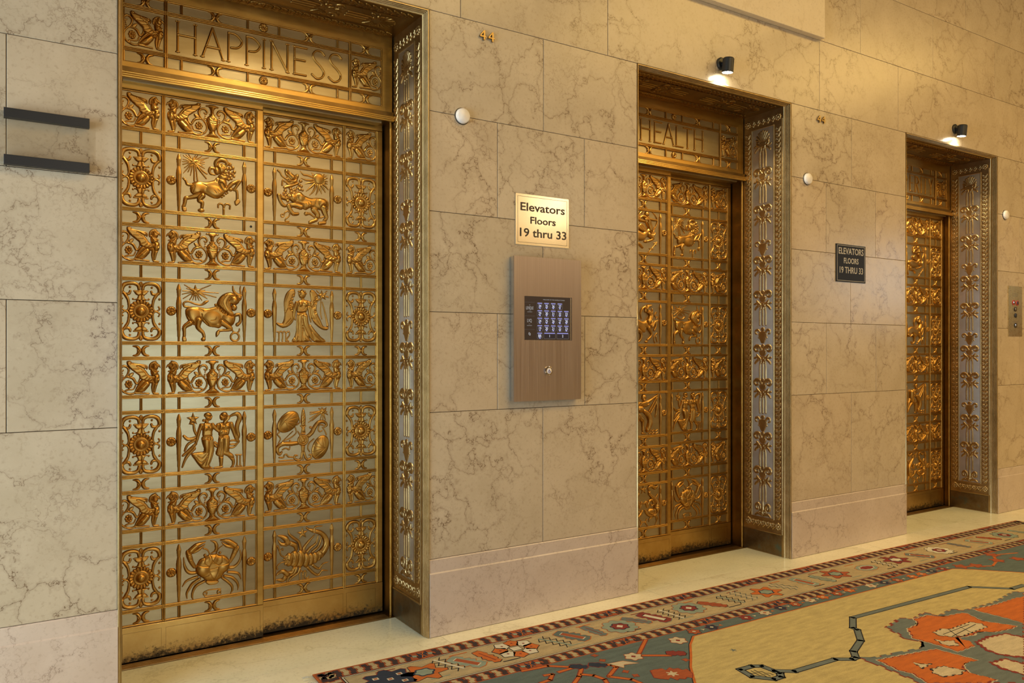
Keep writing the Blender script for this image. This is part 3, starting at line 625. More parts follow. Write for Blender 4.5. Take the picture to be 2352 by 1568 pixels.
SH['maiden']=[('p',[-92.7,62.1,-82.5,99.6,-58.7,121.5,-42.3,117.4,-41,94.4,-55.3,75.2,-46.8,50.1,-51.2,22.8,-47.8,-24.5,-71.7,-52,-99.4,-59.2,-124.6,-46.2,-123.6,-35.4,-102.8,-39.1,-92,-15.3,-91,18.4],7.6,6),('p',[28.7,110,42.3,122.2,63.5,105.2,70.5,81.3,63.5,53.5,63.5,15.6,80.5,-18.5,95.4,-49.3,120.5,-53.1,113.3,-67.1,87.6,-63.3,59.2,-43,41.6,-19.3,31.1,28.5,34.6,73.2],7.6,6),('e',-48.5,90,6.9,6.8,0,5.1),('e',-54.6,73.6,6.9,6.8,0,5.1),('e',-62.1,59.1,6.2,6.1,0,4.6),('e',-63.8,45.5,6.2,6.1,0,4.6),('e',-58.7,29.4,6.9,6.8,0,5.1),('e',59.2,83.7,6.2,6.1,0,4.6),('e',52.2,65.2,6.2,6.1,0,4.6),('e',48.7,44.5,6.2,6.1,0,4.6),('e',52.9,17.1,6.2,6.1,0,4.6),('t',[41.6,39.1,59.2,63,76.9,78.1],[3.8,3.1,2.4]),('p',[-31.3,10.5,6.7,14.8,21.3,-6,22.4,-43.7,45.1,-77.6,80.5,-97.9,107.2,-122.6,52.2,-123,25.9,-100.1,31.1,-119.6,3.2,-123.9,-56,-123.6,-38.9,-92.2,-34.8,-44.6],11.7,8),('t',[-15.8,-3.4,-20.3,-64.8,-24.5,-121],[6.2,5.2,4.5]),('t',[6.7,-6.3,15.4,-50.6,45.1,-112],[13.7,11.7,4.8]),('t',[-26.2,-3.7,-29.6,-64.9,-43.4,-121.1],[4.8,5.2,4.5]),('t',[-7.2,-51,3.2,-95.2,36.4,-120.6],[3.4,5.2,3.4]),('t',[31.1,-50.4,53.9,-81,96.5,-120.3],[7.6,8.9,4.8]),('t',[-5.5,-64.6,-7.2,-120.9],[4.1,4.1]),('t',[-5.5,80.4,-3.7,67.8],[7.6,8.9]),('p',[-30.3,63.5,-10.7,73.4,17.1,71.6,31.8,59.4,17.8,28.1,7.4,13.5,-30,11.9,-32,40.4],10.3,8),('b',-19.3,51.6,12.5,12.3,0,5),('b',6.7,52.4,12.5,12.3,0,5),('t',[-33.1,57.3,-42.3,29.9,-45.1,-7.5,-39.6,-21],[8.9,8.2,5.8,3.4]),('t',[24.8,59.2,31.8,28.5,38.8,-2.2,52.9,-19.7],[9.3,7.9,6.2,3.4]),('t',[24.1,38.6,31.1,-2.4,34.6,-29.7],[6.2,6.2,2.7]),('e',-7.2,98.4,17.3,20.5,0,12),('e',-23.8,111.4,4.2,4.1,0,3.1),('e',-7.2,118.8,4.2,4.1,0,3.1),('e',6.7,112.6,4.2,4.1,0,3.1),('e',10.9,102.5,4.2,4.1,0,3.1),('e',-22.7,101.2,4.2,4.1,0,3.1),('t',[-29.6,11.5,-14.1,6.8,6.7,14.2],[3.1,3.1,3.1]),('g',[-71.7,103.4,-85.2,62.4,-85.2,18.6],[1.7],2),('g',[-87.6,11.1,-71.7,31.8,-51.2,12],[1.7],2),('g',[-85.9,-42.1,-62.1,-14.7],[1.7],2),('g',[-75.7,-45.3,-55.3,-21.3],[1.7],2),('g',[66.3,15.7,76.9,9.1,87.6,16.2],[1.7],2),('g',[59.2,-12,80.5,-46.1],[1.7],2),('g',[-14.1,98.8,3.2,106.3],[1.7],1.5),('g',[-24.5,37.2,-7.2,24,10.2,41.6],[1],1.2)]
SH['maiden_star']=[('t',[84,78.3,82.2,16.1,88.3,-15.6],[2.4,2.7,2.1]),('t',[90.4,64.7,105.4,6.3,116.2,-46.2],[2.4,3.8,5.5]),('t',[89.4,95.8,120.5,88.3],[2.4]),('t',[89.4,95.8,62.8,118.3],[2.4]),('t',[89.4,95.8,113.3,117.5],[2.4]),('t',[89.4,95.8,119,93.4],[2.1]),('s',89.4,95.8,26.8,11,8,5),('c',90.4,97.6,3.4,1.4)]
SH['maiden_sign']=[('t',[-116.2,-121.5,-116.2,-82.9,-124.9,-78.7],[3.4,3.4,2.7]),('t',[-116.2,-84.6,-106.8,-76.8,-99.4,-84.4,-99.4,-121.4],[3.1,3.1,3.1,3.4]),('t',[-99.4,-84.4,-91,-76.6,-83.9,-84.3,-83.9,-118,-79.8,-121.3],[3.1,3.1,3.1,3.4,2.7]),('t',[-83.9,-84.3,-70.6,-76.3,-66.2,-92.5,-79.1,-112.9,-70.3,-121.6],[3.1,3.1,3.1,3.1,2.7])]
SH['scales']=[('t',[-39.9,33.5,-34.8,11.1,-48.5,-5.1,-75.7,-20.4,-99.4,-26.3],[2.8,2.8,2.8,2.8,2.4]),('t',[-51.9,15.5,-75.7,-6.9,-101.1,-30.6],[2.4,2.4,2.4]),('t',[-24.5,80.3,-17.6,57.8,-32,44.3],[3.1,3.1,2.8]),('t',[-122.9,34.5,-112.9,15.5,-122.3,5.3,-108.8,-15,-120.2,-39.4],[2.4,2.8,2.8,2.8,2.4]),('t',[48.7,-26.2,25.9,-45.4,19.9,-67.3,29.7,-85.1],[3.1,3.4,3.1,2.4]),('e',-73,61.2,58.3,40.2,-43,11),('e',79.8,-66.5,59,38.2,-66,11),('g',[-91,68.2,-27.9,80.4],[1],1.5),('g',[-91,68.2,-48.5,100],[1],1.5),('g',[-91,68.2,-34.1,53.5],[1],1.5),('g',[-91,68.2,-45.1,32],[1],1.5),('g',[-91,68.2,-67.2,16.3],[1],1.5),('g',[-91,68.2,-109.5,45.5],[1],1.5),('g',[100.1,-72.7,59.2,-35.5],[1],1.5),('g',[100.1,-72.7,43.4,-58.6],[1],1.5),('g',[100.1,-72.7,41.6,-85.9],[1],1.5),('g',[100.1,-72.7,52.2,-112.4],[1],1.5),('g',[100.1,-72.7,87.6,-20],[1],1.5),('t',[13.6,-15.6,38.1,3.6,52.9,30.3,73.4,52.7,98.3,52.8,111.1,37.6,101.1,29.1],[8.9,10,10,8.3,7.2,5.8,4.5]),('t',[-21,-39,-58.7,-41.7,-96,-40,-118.9,-51.9,-122.9,-71.1,-112.9,-87.3,-103.8,-77.8],[8.9,10,10,8.6,7.2,5.8,5.2]),('t',[94.7,36.7,76.9,38.7,70.5,19,76.9,7.6,88.3,11.1],[3.1,3.1,3.4,3.1,2.8]),('t',[91.1,26.5,102.6,10.3,109.7,-8.1],[2.4,2.8,3.1]),('t',[-99.4,-66.7,-82.5,-61.1,-69,-68.8,-64.9,-57.5],[3.1,3.1,3.1,3.1]),('e',32.9,29.6,6.2,6.1,0,4.6),('e',-63.8,-27.8,4.9,4.8,0,3.6),('t',[-2,41.7,-2,77.5,-2,108.9],[9.6,11.4,6.2]),('e',-2,117.1,3.5,5.1,0,2.6),('t',[-2,31.5,-2,14.4],[7.6,9.3]),('t',[-14.1,39.2,-2,32.5,9.1,38],[3.1,3.8,3.1]),('t',[-10.7,10.4,6.7,9.5],[3.1]),('t',[-10.7,3.6,6.7,2.6],[3.1]),('t',[-3,-55.5,-3,-89.6],[9.3,6.9]),('t',[-7.2,-85.9,-10.7,-109.5,-24.5,-121.1,-41.6,-112.4,-42.3,-97.7,-29.3,-98.7],[4.8,5.5,5.5,4.8,4.1,3.1]),('t',[2.5,-86.6,9.1,-111,21.3,-120.5,35.3,-112.9,35.3,-99.9,25.9,-99.2],[4.8,5.5,5.5,4.8,4.1,3.1]),('e',-2,-117,3.1,6.8,0,2.3),('e',-3,-28.2,27.1,26.6,0,7),('c',-3,-28.2,21.3,4.8),('t',[-27.9,14.8,-14.1,-7.1,-2,-29],[2.1,4.5,8.3]),('g',[-10.7,88.2,6.7,101],[1],2),('g',[-10.7,72.8,7.4,85.6],[1],2),('g',[-10.7,57.5,7.4,70.3],[1],2),('g',[-8.9,45.5,7.4,55.9],[1],2)]
SH['scales_star']=[('t',[92.9,103.6,31.1,100],[3.8,2.4]),('t',[92.9,103.6,31.1,91.4],[3.8,2.4]),('t',[92.9,103.6,29.4,70.9],[3.8,2.4]),('t',[92.9,103.6,41.6,61.8],[3.8,2.4]),('t',[92.9,103.6,80.5,65.1],[3.8,2.4]),('t',[92.9,103.6,94.7,60.9],[3.8,2.4]),('t',[92.9,103.6,106.1,62.1],[3.8,2.4]),('t',[92.9,103.6,116.9,85.9],[3.8,2.4]),('t',[92.9,103.6,112.6,100],[3.8,2.4]),('t',[92.9,103.6,73.4,117.2],[3.8,2.4]),('t',[92.9,103.6,87.6,120.1],[3.8,2.4]),('t',[92.9,103.6,109,117.5],[3.8,2.4]),('t',[92.9,103.6,59.2,78.1,23.4,53.4],[4.1,3.1,2.1]),('s',92.9,103.6,17.9,8.9,0,5)]
SH['scales_sign']=[('t',[-114.5,-101.9,-96,-103.3,-91,-92.9,-80.8,-89.5,-71.7,-101,-48.5,-105.4],[3.4,3.4,3.4,3.4,3.4,3.4]),('t',[-114.5,-117.7,-45.1,-118.9],[3.1])]
SH['scorpion']=[('t',[-14.1,17.5,-23.8,52.8,-48.5,76.4,-68.3,95.8,-71.7,117.2],[6.9,6.6,6.2,5.2,2.1]),('t',[1.5,5.1,3.2,25.4,24.1,50,52.9,77.8],[6.9,7.3,6.2,1.7]),('t',[17.1,3,31.1,18.2,59.2,37.8,70.5,72.2],[7.6,6.6,5.5,1.7]),('t',[41.6,-0.4,66.3,16.9,79,39.3,86.2,63.3],[6.2,6.2,5.5,2.8]),('t',[-34.8,-64.6,-41.6,-84,-68.3,-100.2,-80.8,-122.5],[6.2,6.2,5.2,2.1]),('t',[-17.6,-67.2,-27.2,-89.5,-58.1,-108.5,-69.6,-124.3],[5.5,6.2,5.2,2.1]),('t',[17.1,-68.9,45.1,-100.6,70.5,-114.8,87.6,-97.3,116.9,-101.8],[6.2,6.2,5.2,3.8,1.7]),('t',[41.6,-62.2,59.2,-78.6,77.6,-84.8,91.1,-66.7,119,-60.7],[6.2,6.2,4.8,3.8,1.7]),('t',[-89.3,-9.3,-106.1,3.1,-112.9,24.2,-121.2,46.2],[3.1,3.1,3.5,4.8]),('t',[-111.2,24,-99.4,32.5,-97.4,24.8],[2.8,3.1,3.1]),('t',[-87.6,-29.8,-109.5,-33.3,-124.9,-48.5,-122.3,-59],[3.1,3.1,3.1,3.5]),('t',[-34.8,20.3,-41.6,40.9,-68.3,55.3],[6.9,11.7,10.7]),('t',[-81.8,50.3,-104.5,55,-119.6,74.8],[9.7,7.6,1.7]),('t',[-75.1,56.2,-85.2,77.1,-104.5,89,-123.6,94.8],[12.4,12.4,7.6,1.7]),('t',[-45.1,-63.1,-55.3,-81.2,-73,-85.9],[7.3,9.3,8.6]),('t',[-82.5,-95.3,-99.4,-112.2,-128.9,-106.9],[11.1,9.3,2.1]),('t',[-79.1,-89.1,-96,-73,-115.5,-76.1,-128.3,-88.2],[11.7,10,6.6,2.1]),('t',[76.9,-19.1,96.5,0.7,109,28.4,102.6,59.8,81.2,83.9,49.4,96.2,24.1,107.5,13.6,116.3],[20,18,15.2,12.4,10.7,9.3,5.2,3.8]),('t',[49.4,98.2,56.4,113.9,88.3,114.2],[5.2,3.8,2.8]),('e',70.5,-25.8,16.1,22.5,0,9),('e',52.9,-31.2,17.5,26.6,0,10),('e',31.8,-35.1,17.5,30,0,10),('e',10.9,-36.5,18.2,33.4,0,10),('e',-16.9,-26.4,23.1,40.2,0,11),('e',-44.4,-22.5,23.1,38.9,0,11),('e',-69.6,-22.3,20.3,31.4,0,10),('e',-85.2,-6.5,5.2,5.1,0,3.8),('e',-92.7,-19,4.9,4.8,0,3.6),('e',-85.9,-40.2,5.9,5.8,0,4.3),('e',-79.1,-27.6,7,6.8,0,5.1)]
SH['scorpion_star']=[('s',-5.5,92,28.3,11.4,3,5),('c',-5.5,92,4.1,1.4)]
SH['scorpion_sign']=[('t',[-19.3,-125.5,-19.3,-91.4],[3.1]),('t',[-19.3,-92.4,-10.7,-84.2,-3.7,-93.8,-3.7,-124.5],[3.1,3.1,3.1,3.1]),('t',[-3.7,-94.8,4.9,-86.6,11.6,-92.7,6.7,-115.2,17.1,-123.7,24.8,-116.3],[3.1,3.1,3.1,3.1,3.1,2.8])]
SH['archer']=[('t',[-115.5,-8.9,-138.4,-28.2,-140.7,-59.7],[6.6,8.2,3.3]),('t',[-92.6,-49.1,-74.1,-72.2,-36.9,-77.2,-9.7,-96.5],[17.3,11.5,9,6.6]),('t',[-108.7,-50.3,-120.1,-86,-111,-113.3],[15.6,9,6.6]),('p',[-122.4,-12.9,-92.6,5.2,-46.2,7.3,-8.8,-3.8,19.5,16.2,47.9,29.2,67,13,58.4,-12.7,26.6,-27.6,5.3,-49.4,-27.6,-57.2,-74.1,-54.7,-108.7,-45],18.1,9),('b',33.7,3.2,28.5,24.8,0,4),('b',-83.3,-20.3,38,24.8,0,3),('t',[24.2,80.4,42.2,46.5,55.1,19.1],[23,18.9,17.3]),('p',[-46.2,38.9,-18.2,48.4,15.7,22.3,10,0.5,-27.6,4.6,-50.9,17.4],6.6,9),('t',[47.9,-17,81.3,-15.1,91.9,-3.6],[8.2,7.4,6.6]),('t',[38.4,-14.2,72.7,-32.9,62.2,-44.4,21.8,-58.8],[15.6,11.9,7.8,8.2]),('e',12.4,-59.5,13.3,7.8,0,5.9),('t',[31.3,82.9,62.2,78.5,107.8,77.2],[10.3,8.2,4.9]),('t',[15.7,86.8,-12.6,92,-37.8,70.7,15.7,63.4],[11.1,10.3,9.4,7.4]),('e',24.2,108.1,18.1,16.3,0,11),('t',[71.8,123.9,96.7,104.8,111.2,77.5,101.5,44.4,77.5,6.7,66,-9.2],[2.1,3.7,4.5,4.5,3.7,2.1]),('t',[-46.2,77.7,-36.9,103.2,-18.2,118.3,-12.6,112.5],[5.8,8.2,6.2,3.3]),('t',[76.5,-11.2,90.9,32.8],[3.3,4.1]),('g',[-36.9,29.2,-13.5,6.4],[1.6],2),('g',[-22.9,37.4,0.6,9.3],[1.6],2)]
SH['archer_sign']=[('t',[40.8,-121.4,108.3,-56.4],[3.7,3.3]),('t',[82.3,-65.1,108.3,-56.4],[2.9]),('t',[99.6,-76.7,108.3,-56.4],[2.9]),('t',[47,-99.6,77.5,-102.9],[3.3])]
SH['sea_goat']=[('t',[-106.4,-42.3,-46.2,-43.2,-21.9,-62.3,-26.6,-97.6,-50.9,-113.6,-69.5,-94.4],[16.4,13.9,10.7,7.8,5.3,3.3]),('p',[-122.4,-28.5,-113.2,6.5,-78.7,24.7,-46.2,25.4,-8.8,11.4,24.2,23.4,57.4,34.7,77.5,3.1,72.7,-25.6,47.9,-33.8,19.5,-30.6,10,-55.6,-18.2,-48.8,-46.2,-29.1,-74.1,-36.6,-92.6,-52.6],16.4,9),('b',38.4,-4.8,28.4,21.3,0,4),('t',[39.4,11.2,58.4,49,31.3,75],[21.3,16.4,13.9]),('t',[20.4,80,31.3,100.9,58.4,108.8],[14.8,13.5,9]),('t',[11,101,-12.6,86.2,-25.2,57.6,-18.2,25.3],[7.4,7.8,6.2,2.9]),('e',12.4,75.6,7.1,10.6,0,5.3),('t',[67.9,88.4,76.5,65.5],[4.5,3.3]),('e',71.8,67.9,6.6,5,0,3.7),('t',[38.4,-26.1,63.2,-68.5,29.9,-101.5],[14.8,9,6.2]),('e',21.8,-112.2,12.3,7.1,0,5.3),('t',[71.8,-18.4,90.9,9.7,111.2,15.9],[10.3,9.4,7.4]),('t',[106.3,14.3,98.6,-18,85.2,-41.5],[7.4,6.2,6.6]),('t',[91.9,-118.9,81.3,-89.7,100.6,-61.6,111.2,-60.8],[3.3,3.3,3.3,3.7]),('t',[111.2,-111.7,100.6,-78.8],[3.3,3.3]),('g',[47.9,48.8,43.2,23.8],[2.1],2),('g',[58.4,45.4,53.6,16.9],[2.1],2),('g',[69.4,42.1,67,13.6],[2.1],2),('g',[5.3,-23,19.5,-26.4],[2.1],2)]
SH['sea_goat_sign']=[('t',[98.1,68.5,90.9,46.2,111.2,39.5,100.6,31.4],[4.1,3.7,3.7,3.3]),('c',101.5,64.3,5.7,2.5)]
SH['water_bearer']=[('t',[-78.7,12.4,-106.4,-28.4,-120.1,-76.6],[7.4,10.7,4.9]),('t',[-55.5,-23.8,-92.6,-57,-116.5,-99.5],[18.9,11.5,6.6]),('t',[111.2,111.6,82.3,73.3,43.2,21.3],[3.7,4.5,5.3]),('t',[113.6,104.4,95.7,62,56.5,10.1],[3.7,4.9,5.7]),('t',[106.3,90.3,105.4,36.6,95.7,-14.8],[3.7,8.2,4.5]),('t',[-46.2,-10.1,-12.6,-29.3,-8.8,-61.3,-7.9,-104.5],[20.5,14,9,7.4]),('t',[-14.4,-111.2,15.7,-115.8],[5.7,4.1]),('t',[-69.5,54.1,-69.5,12,-55.5,-13.2],[24.6,23,20.5]),('p',[-48.6,77.2,-13.5,80.2,28.9,86.5,44.1,64,15.7,46.6,-36.9,55.7],10.7,8),('t',[28.9,75.2,63.2,91.8,116,118.6],[10.7,8.6,4.5]),('t',[-36.9,70.5,-50.9,53.4,-36.9,49.3],[9.8,8.2,6.6]),('e',0.6,107.3,19.9,17.7,0,11),('e',0.6,92.1,9.5,9.2,0,8),('e',-23.8,36.1,26.6,22,0,11),('t',[5.3,22.2,39.4,-6.9,48.9,-46.5,29.9,-92.4],[12.3,18.1,19.7,15.6]),('g',[14.7,15.4,36,-13.9,36,-85],[1.6],2),('g',[28.9,11.3,50.3,-21.7,47.9,-71.4],[1.6],2),('g',[10,5,24.2,-27.6,21.8,-87.7],[1.6],2)]
SH['water_bearer_sign']=[('t',[40.8,-101.2,57.4,-95,69.4,-103.5,81.3,-95.2,95.7,-103.2,113.6,-94.9],[3.3,3.3,3.3,3.3,3.3,3.3]),('t',[40.8,-117.2,57.4,-111,69.4,-119.6,81.3,-111.3,95.7,-119.3,113.6,-111],[3.3,3.3,3.3,3.3,3.3,3.3])]
SH['fishes']=[('t',[90.9,-55.6,106.3,-93.2,95.7,-121.3],[4.1,4.1,2.5]),('t',[98.1,-52.9,118.9,-91],[3.3,2.5]),('t',[43.2,95.5,46.5,73.8,76.5,45.2,100.6,14.9,100.6,-20.9,82.3,-54.7],[6.6,9.9,14,18.9,23.9,16.5]),('t',[41.3,92.1,39.4,113.6,63.2,118.5,90.9,107,111.2,116.9],[6.2,7,9,12.3,4.9]),('t',[112.6,63.8,100.6,47.1],[4.1,5.8]),('e',58.4,-37.7,32.4,22,0,11),('t',[12.4,-25.6,31.3,-49.7,64.6,-67.6],[6.6,9.9,7.4]),('t',[43.2,-96.5,47.9,-79.3,71.8,-74.9],[3.3,4.1,4.1]),('t',[28.9,-2.5,44.1,27.1,67.9,32.5,82.3,9.6,63.2,-2.6],[8.2,10.7,9.9,6.6,4.1]),('t',[5.3,17.7,18.5,26.9,20.4,7.2,28.9,-2.5],[4.9,5.3,5.3,5.8]),('e',61.3,4.7,6.7,5,0,3.7),('g',[86.1,5.6,110.2,-0.5],[1.6],2),('g',[86.1,-8.6,112.6,-15.1],[1.6],2),('g',[81.3,-22.4,112.6,-29.4],[1.6],2),('t',[-90.9,-55.6,-106.3,-93.2,-95.7,-121.3],[4.1,4.1,2.5]),('t',[-98.1,-52.9,-118.9,-91],[3.3,2.5]),('t',[-43.2,95.5,-46.5,73.8,-76.5,45.2,-100.6,14.9,-100.6,-20.9,-82.3,-54.7],[6.6,9.9,14,18.9,23.9,16.5]),('t',[-41.3,92.1,-39.4,113.6,-63.2,118.5,-90.9,107,-111.2,116.9],[6.2,7,9,12.3,4.9]),('t',[-112.6,63.8,-100.6,47.1],[4.1,5.8]),('e',-58.4,-37.7,32.4,22,0,11),('t',[-12.4,-25.6,-31.3,-49.7,-64.6,-67.6],[6.6,9.9,7.4]),('t',[-43.2,-96.5,-47.9,-79.3,-71.8,-74.9],[3.3,4.1,4.1]),('t',[-28.9,-2.5,-44.1,27.1,-67.9,32.5,-82.3,9.6,-63.2,-2.6],[8.2,10.7,9.9,6.6,4.1]),('t',[-5.3,17.7,-18.5,26.9,-20.4,7.2,-28.9,-2.5],[4.9,5.3,5.3,5.8]),('e',-61.3,4.7,6.7,5,0,3.7),('g',[-86.1,5.6,-110.2,-0.5],[1.6],2),('g',[-86.1,-8.6,-112.6,-15.1],[1.6],2),('g',[-81.3,-22.4,-112.6,-29.4],[1.6],2)]
SH['fishes_star']=[('s',-1.8,101.6,28.8,11.5,0,5)]
SH['fishes_sign']=[('t',[-29.9,-117.9,-13.5,-95.2,-29.9,-77.4],[3.7,3.7,3.3]),('t',[31.3,-120,14.7,-98.5,24.2,-80.1],[3.7,3.7,3.3]),('t',[-22.9,-93,19.5,-97.3],[3.3])]
SH['griffin']=[('t',[-149,-15.5,-114.8,-14.7,-86,-54.1],[8.9,10.1,5.9]),('t',[-128.5,-26.9,-111.9,-43.5,-91.2,-58.1],[13.6,15.4,8.3]),('t',[-82.6,-63.1,-106.2,-65.1,-137.1,-67],[5,3.8,3.6]),('t',[-157.5,-16.1,-152.4,-43,-155.8,-64.5],[7.7,5,3.8]),('t',[-169.3,-16.9,-163.1,-43.7,-160.3,-61.7],[9.5,6.2,4.4]),('t',[-157.5,-66.7,-177.2,-68.8],[3.8,3.6]),('t',[-157.5,32.4,-160.3,17,-168.7,2.8],[13,14.2,13.6]),('e',-168.2,-6.2,14.4,18.9,0,10),('b',-174.4,-5.1,5.2,6.1,0,-3),('p',[-160.3,3.4,-143.3,2.5,-131.9,19.1,-120,35.2,-129.1,40.6,-117.7,50.7,-91.8,56.4,-71.6,60.4,-62.8,68.8,-48.3,69,-47.7,56.1,-59.3,39.8,-80.3,22.3,-97,8.8,-99.9,-3,-120,-12.3,-143.3,-14.5,-157.5,-7.6],4.7,8),('g',[-70.1,35.3,-104.8,36.4],[1.5],2.5),('g',[-81.7,20.4,-113.4,24.1],[1.5],2.5),('g',[-99,0.1,-124.8,10.5],[1.5],2.5),('g',[-114.8,-10.7,-131.9,3.3],[1.5],2.5),('g',[-129.1,-12.9,-141.9,-2.3],[1.5],2.5),('g',[-143.3,-13.9,-151.2,-5],[1.5],2.5),('t',[-158.9,2.6,-137.1,7.2,-117.7,31.8,-90.4,48.2],[3.6,4.1,3.8,2.4]),('t',[-129.1,36.1,-131.4,43.5,-122.8,51.5,-86,57.4,-65.7,62.1],[2.7,2.4,2.4,2.4,2.4]),('e',-59.3,65.1,5.7,6.1,0,4.3),('e',-163.1,47.7,14.9,18.3,0,11),('t',[-166.5,67.4,-153.2,61.5,-143.9,51,-141.6,36],[2.7,5,5.9,3.8]),('t',[-168.2,52.8,-178.3,50.5,-185.6,41.7],[5.6,4.7,1.8]),('t',[-152.4,51.6,-154.1,36.3,-165.4,27.6,-177.2,24.9],[3,3,3,2.7]),('e',-166.5,49.9,2.6,2.7,0,1.9)]
SH['griffin_scroll']=[('t',[-100.5,-3,-96.1,-18,-86,-24.1,-74.5,-4.9,-57,3.7,-39.5,1.2,-25.4,-16.4,-21.8,-34.7,-30.7,-53.8,-54.1,-66,-74.5,-65.1,-85.5,-54.1],[2.4,3.6,4.8,5.4,4.8,3.6,3.6,3.6,3.9,4.2,3.9,3.3]),('t',[-82.6,-32.5,-74.5,-47.3,-53.5,-49.1,-41.8,-54.5,-44.7,-59.6],[2.7,2.7,3.6,3.6,2.4]),('t',[-38.9,0.6,-51.2,15.8,-55.3,34,-45.3,46.5,-30.7,48.2,-21.8,36.5,-27.7,26.8,-33.6,31.9],[3,4.2,4.8,4.8,4.8,4.2,3,2.4]),('p',[-75.9,20.8,-59.9,18.3,-54.7,5.7,-68.7,6.2],3,4),('c',-28.3,6.6,4.8,1.8),('e',-29.2,18.9,2.9,3.1,0,2.2)]
SH['griffin_rosette']=[('e',-44.4,-26.3,5.6,5.9,0,5),('e',-47.5,-34.8,5.6,5.9,0,5),('e',-55,-38.7,5.6,5.9,0,5),('e',-62.4,-35.7,5.6,5.9,0,5),('e',-65.5,-27.7,5.6,5.9,0,5),('e',-62.4,-19.2,5.6,5.9,0,5),('e',-55,-15.3,5.6,5.9,0,5),('e',-47.5,-18.2,5.6,5.9,0,5),('e',-55,-27,5,5.2,0,8)]
SH['urn']=[('p',[0,69.3,13.4,68.7,17.9,65,23.9,64.7,23.9,60,16.4,58.2,8.3,49.1,6.5,31.4,11.3,23.3,21.5,11.8,23.9,-3.7,19.7,-25.4,11.3,-44.1,10.7,-51.2,19.7,-61.2,29.8,-69,29.8,-73.6,0,-73,-29.6,-73.6,-29.6,-69,-19.5,-61.2,-10.7,-51.2,-11.3,-44.1,-19.5,-25.4,-23.7,-3.7,-21.3,11.8,-11.3,23.3,-6.5,31.4,-8.3,49.1,-16.3,58.2,-23.7,60,-23.7,64.7,-17.8,65,-13.3,68.7],13.4,11),('t',[-23.1,62.5,0,62.5,23.3,62.5],[3.6]),('t',[-10.7,28.3,10.7,28.3],[2.4]),('t',[-10.1,-48.1,10.1,-48.1],[2.7]),('t',[-23.1,-72.1,23.3,-72.1],[3]),('g',[-22.2,-5.2,22.4,-5.2],[1.5],2.5),('g',[-20.7,-12.1,-14.8,-15.2,-8.9,-12.1,-3,-15.2,3,-12.1,8.9,-15.2,14.9,-12.1,20.9,-15.2],[1.2],2),('g',[-10.4,10.3,0,2.5,10.4,10.3],[1.5],2),('g',[-16.3,-22.3,-3,-42.5],[0.9],1),('g',[16.4,-22.3,3,-42.5],[0.9],1)]
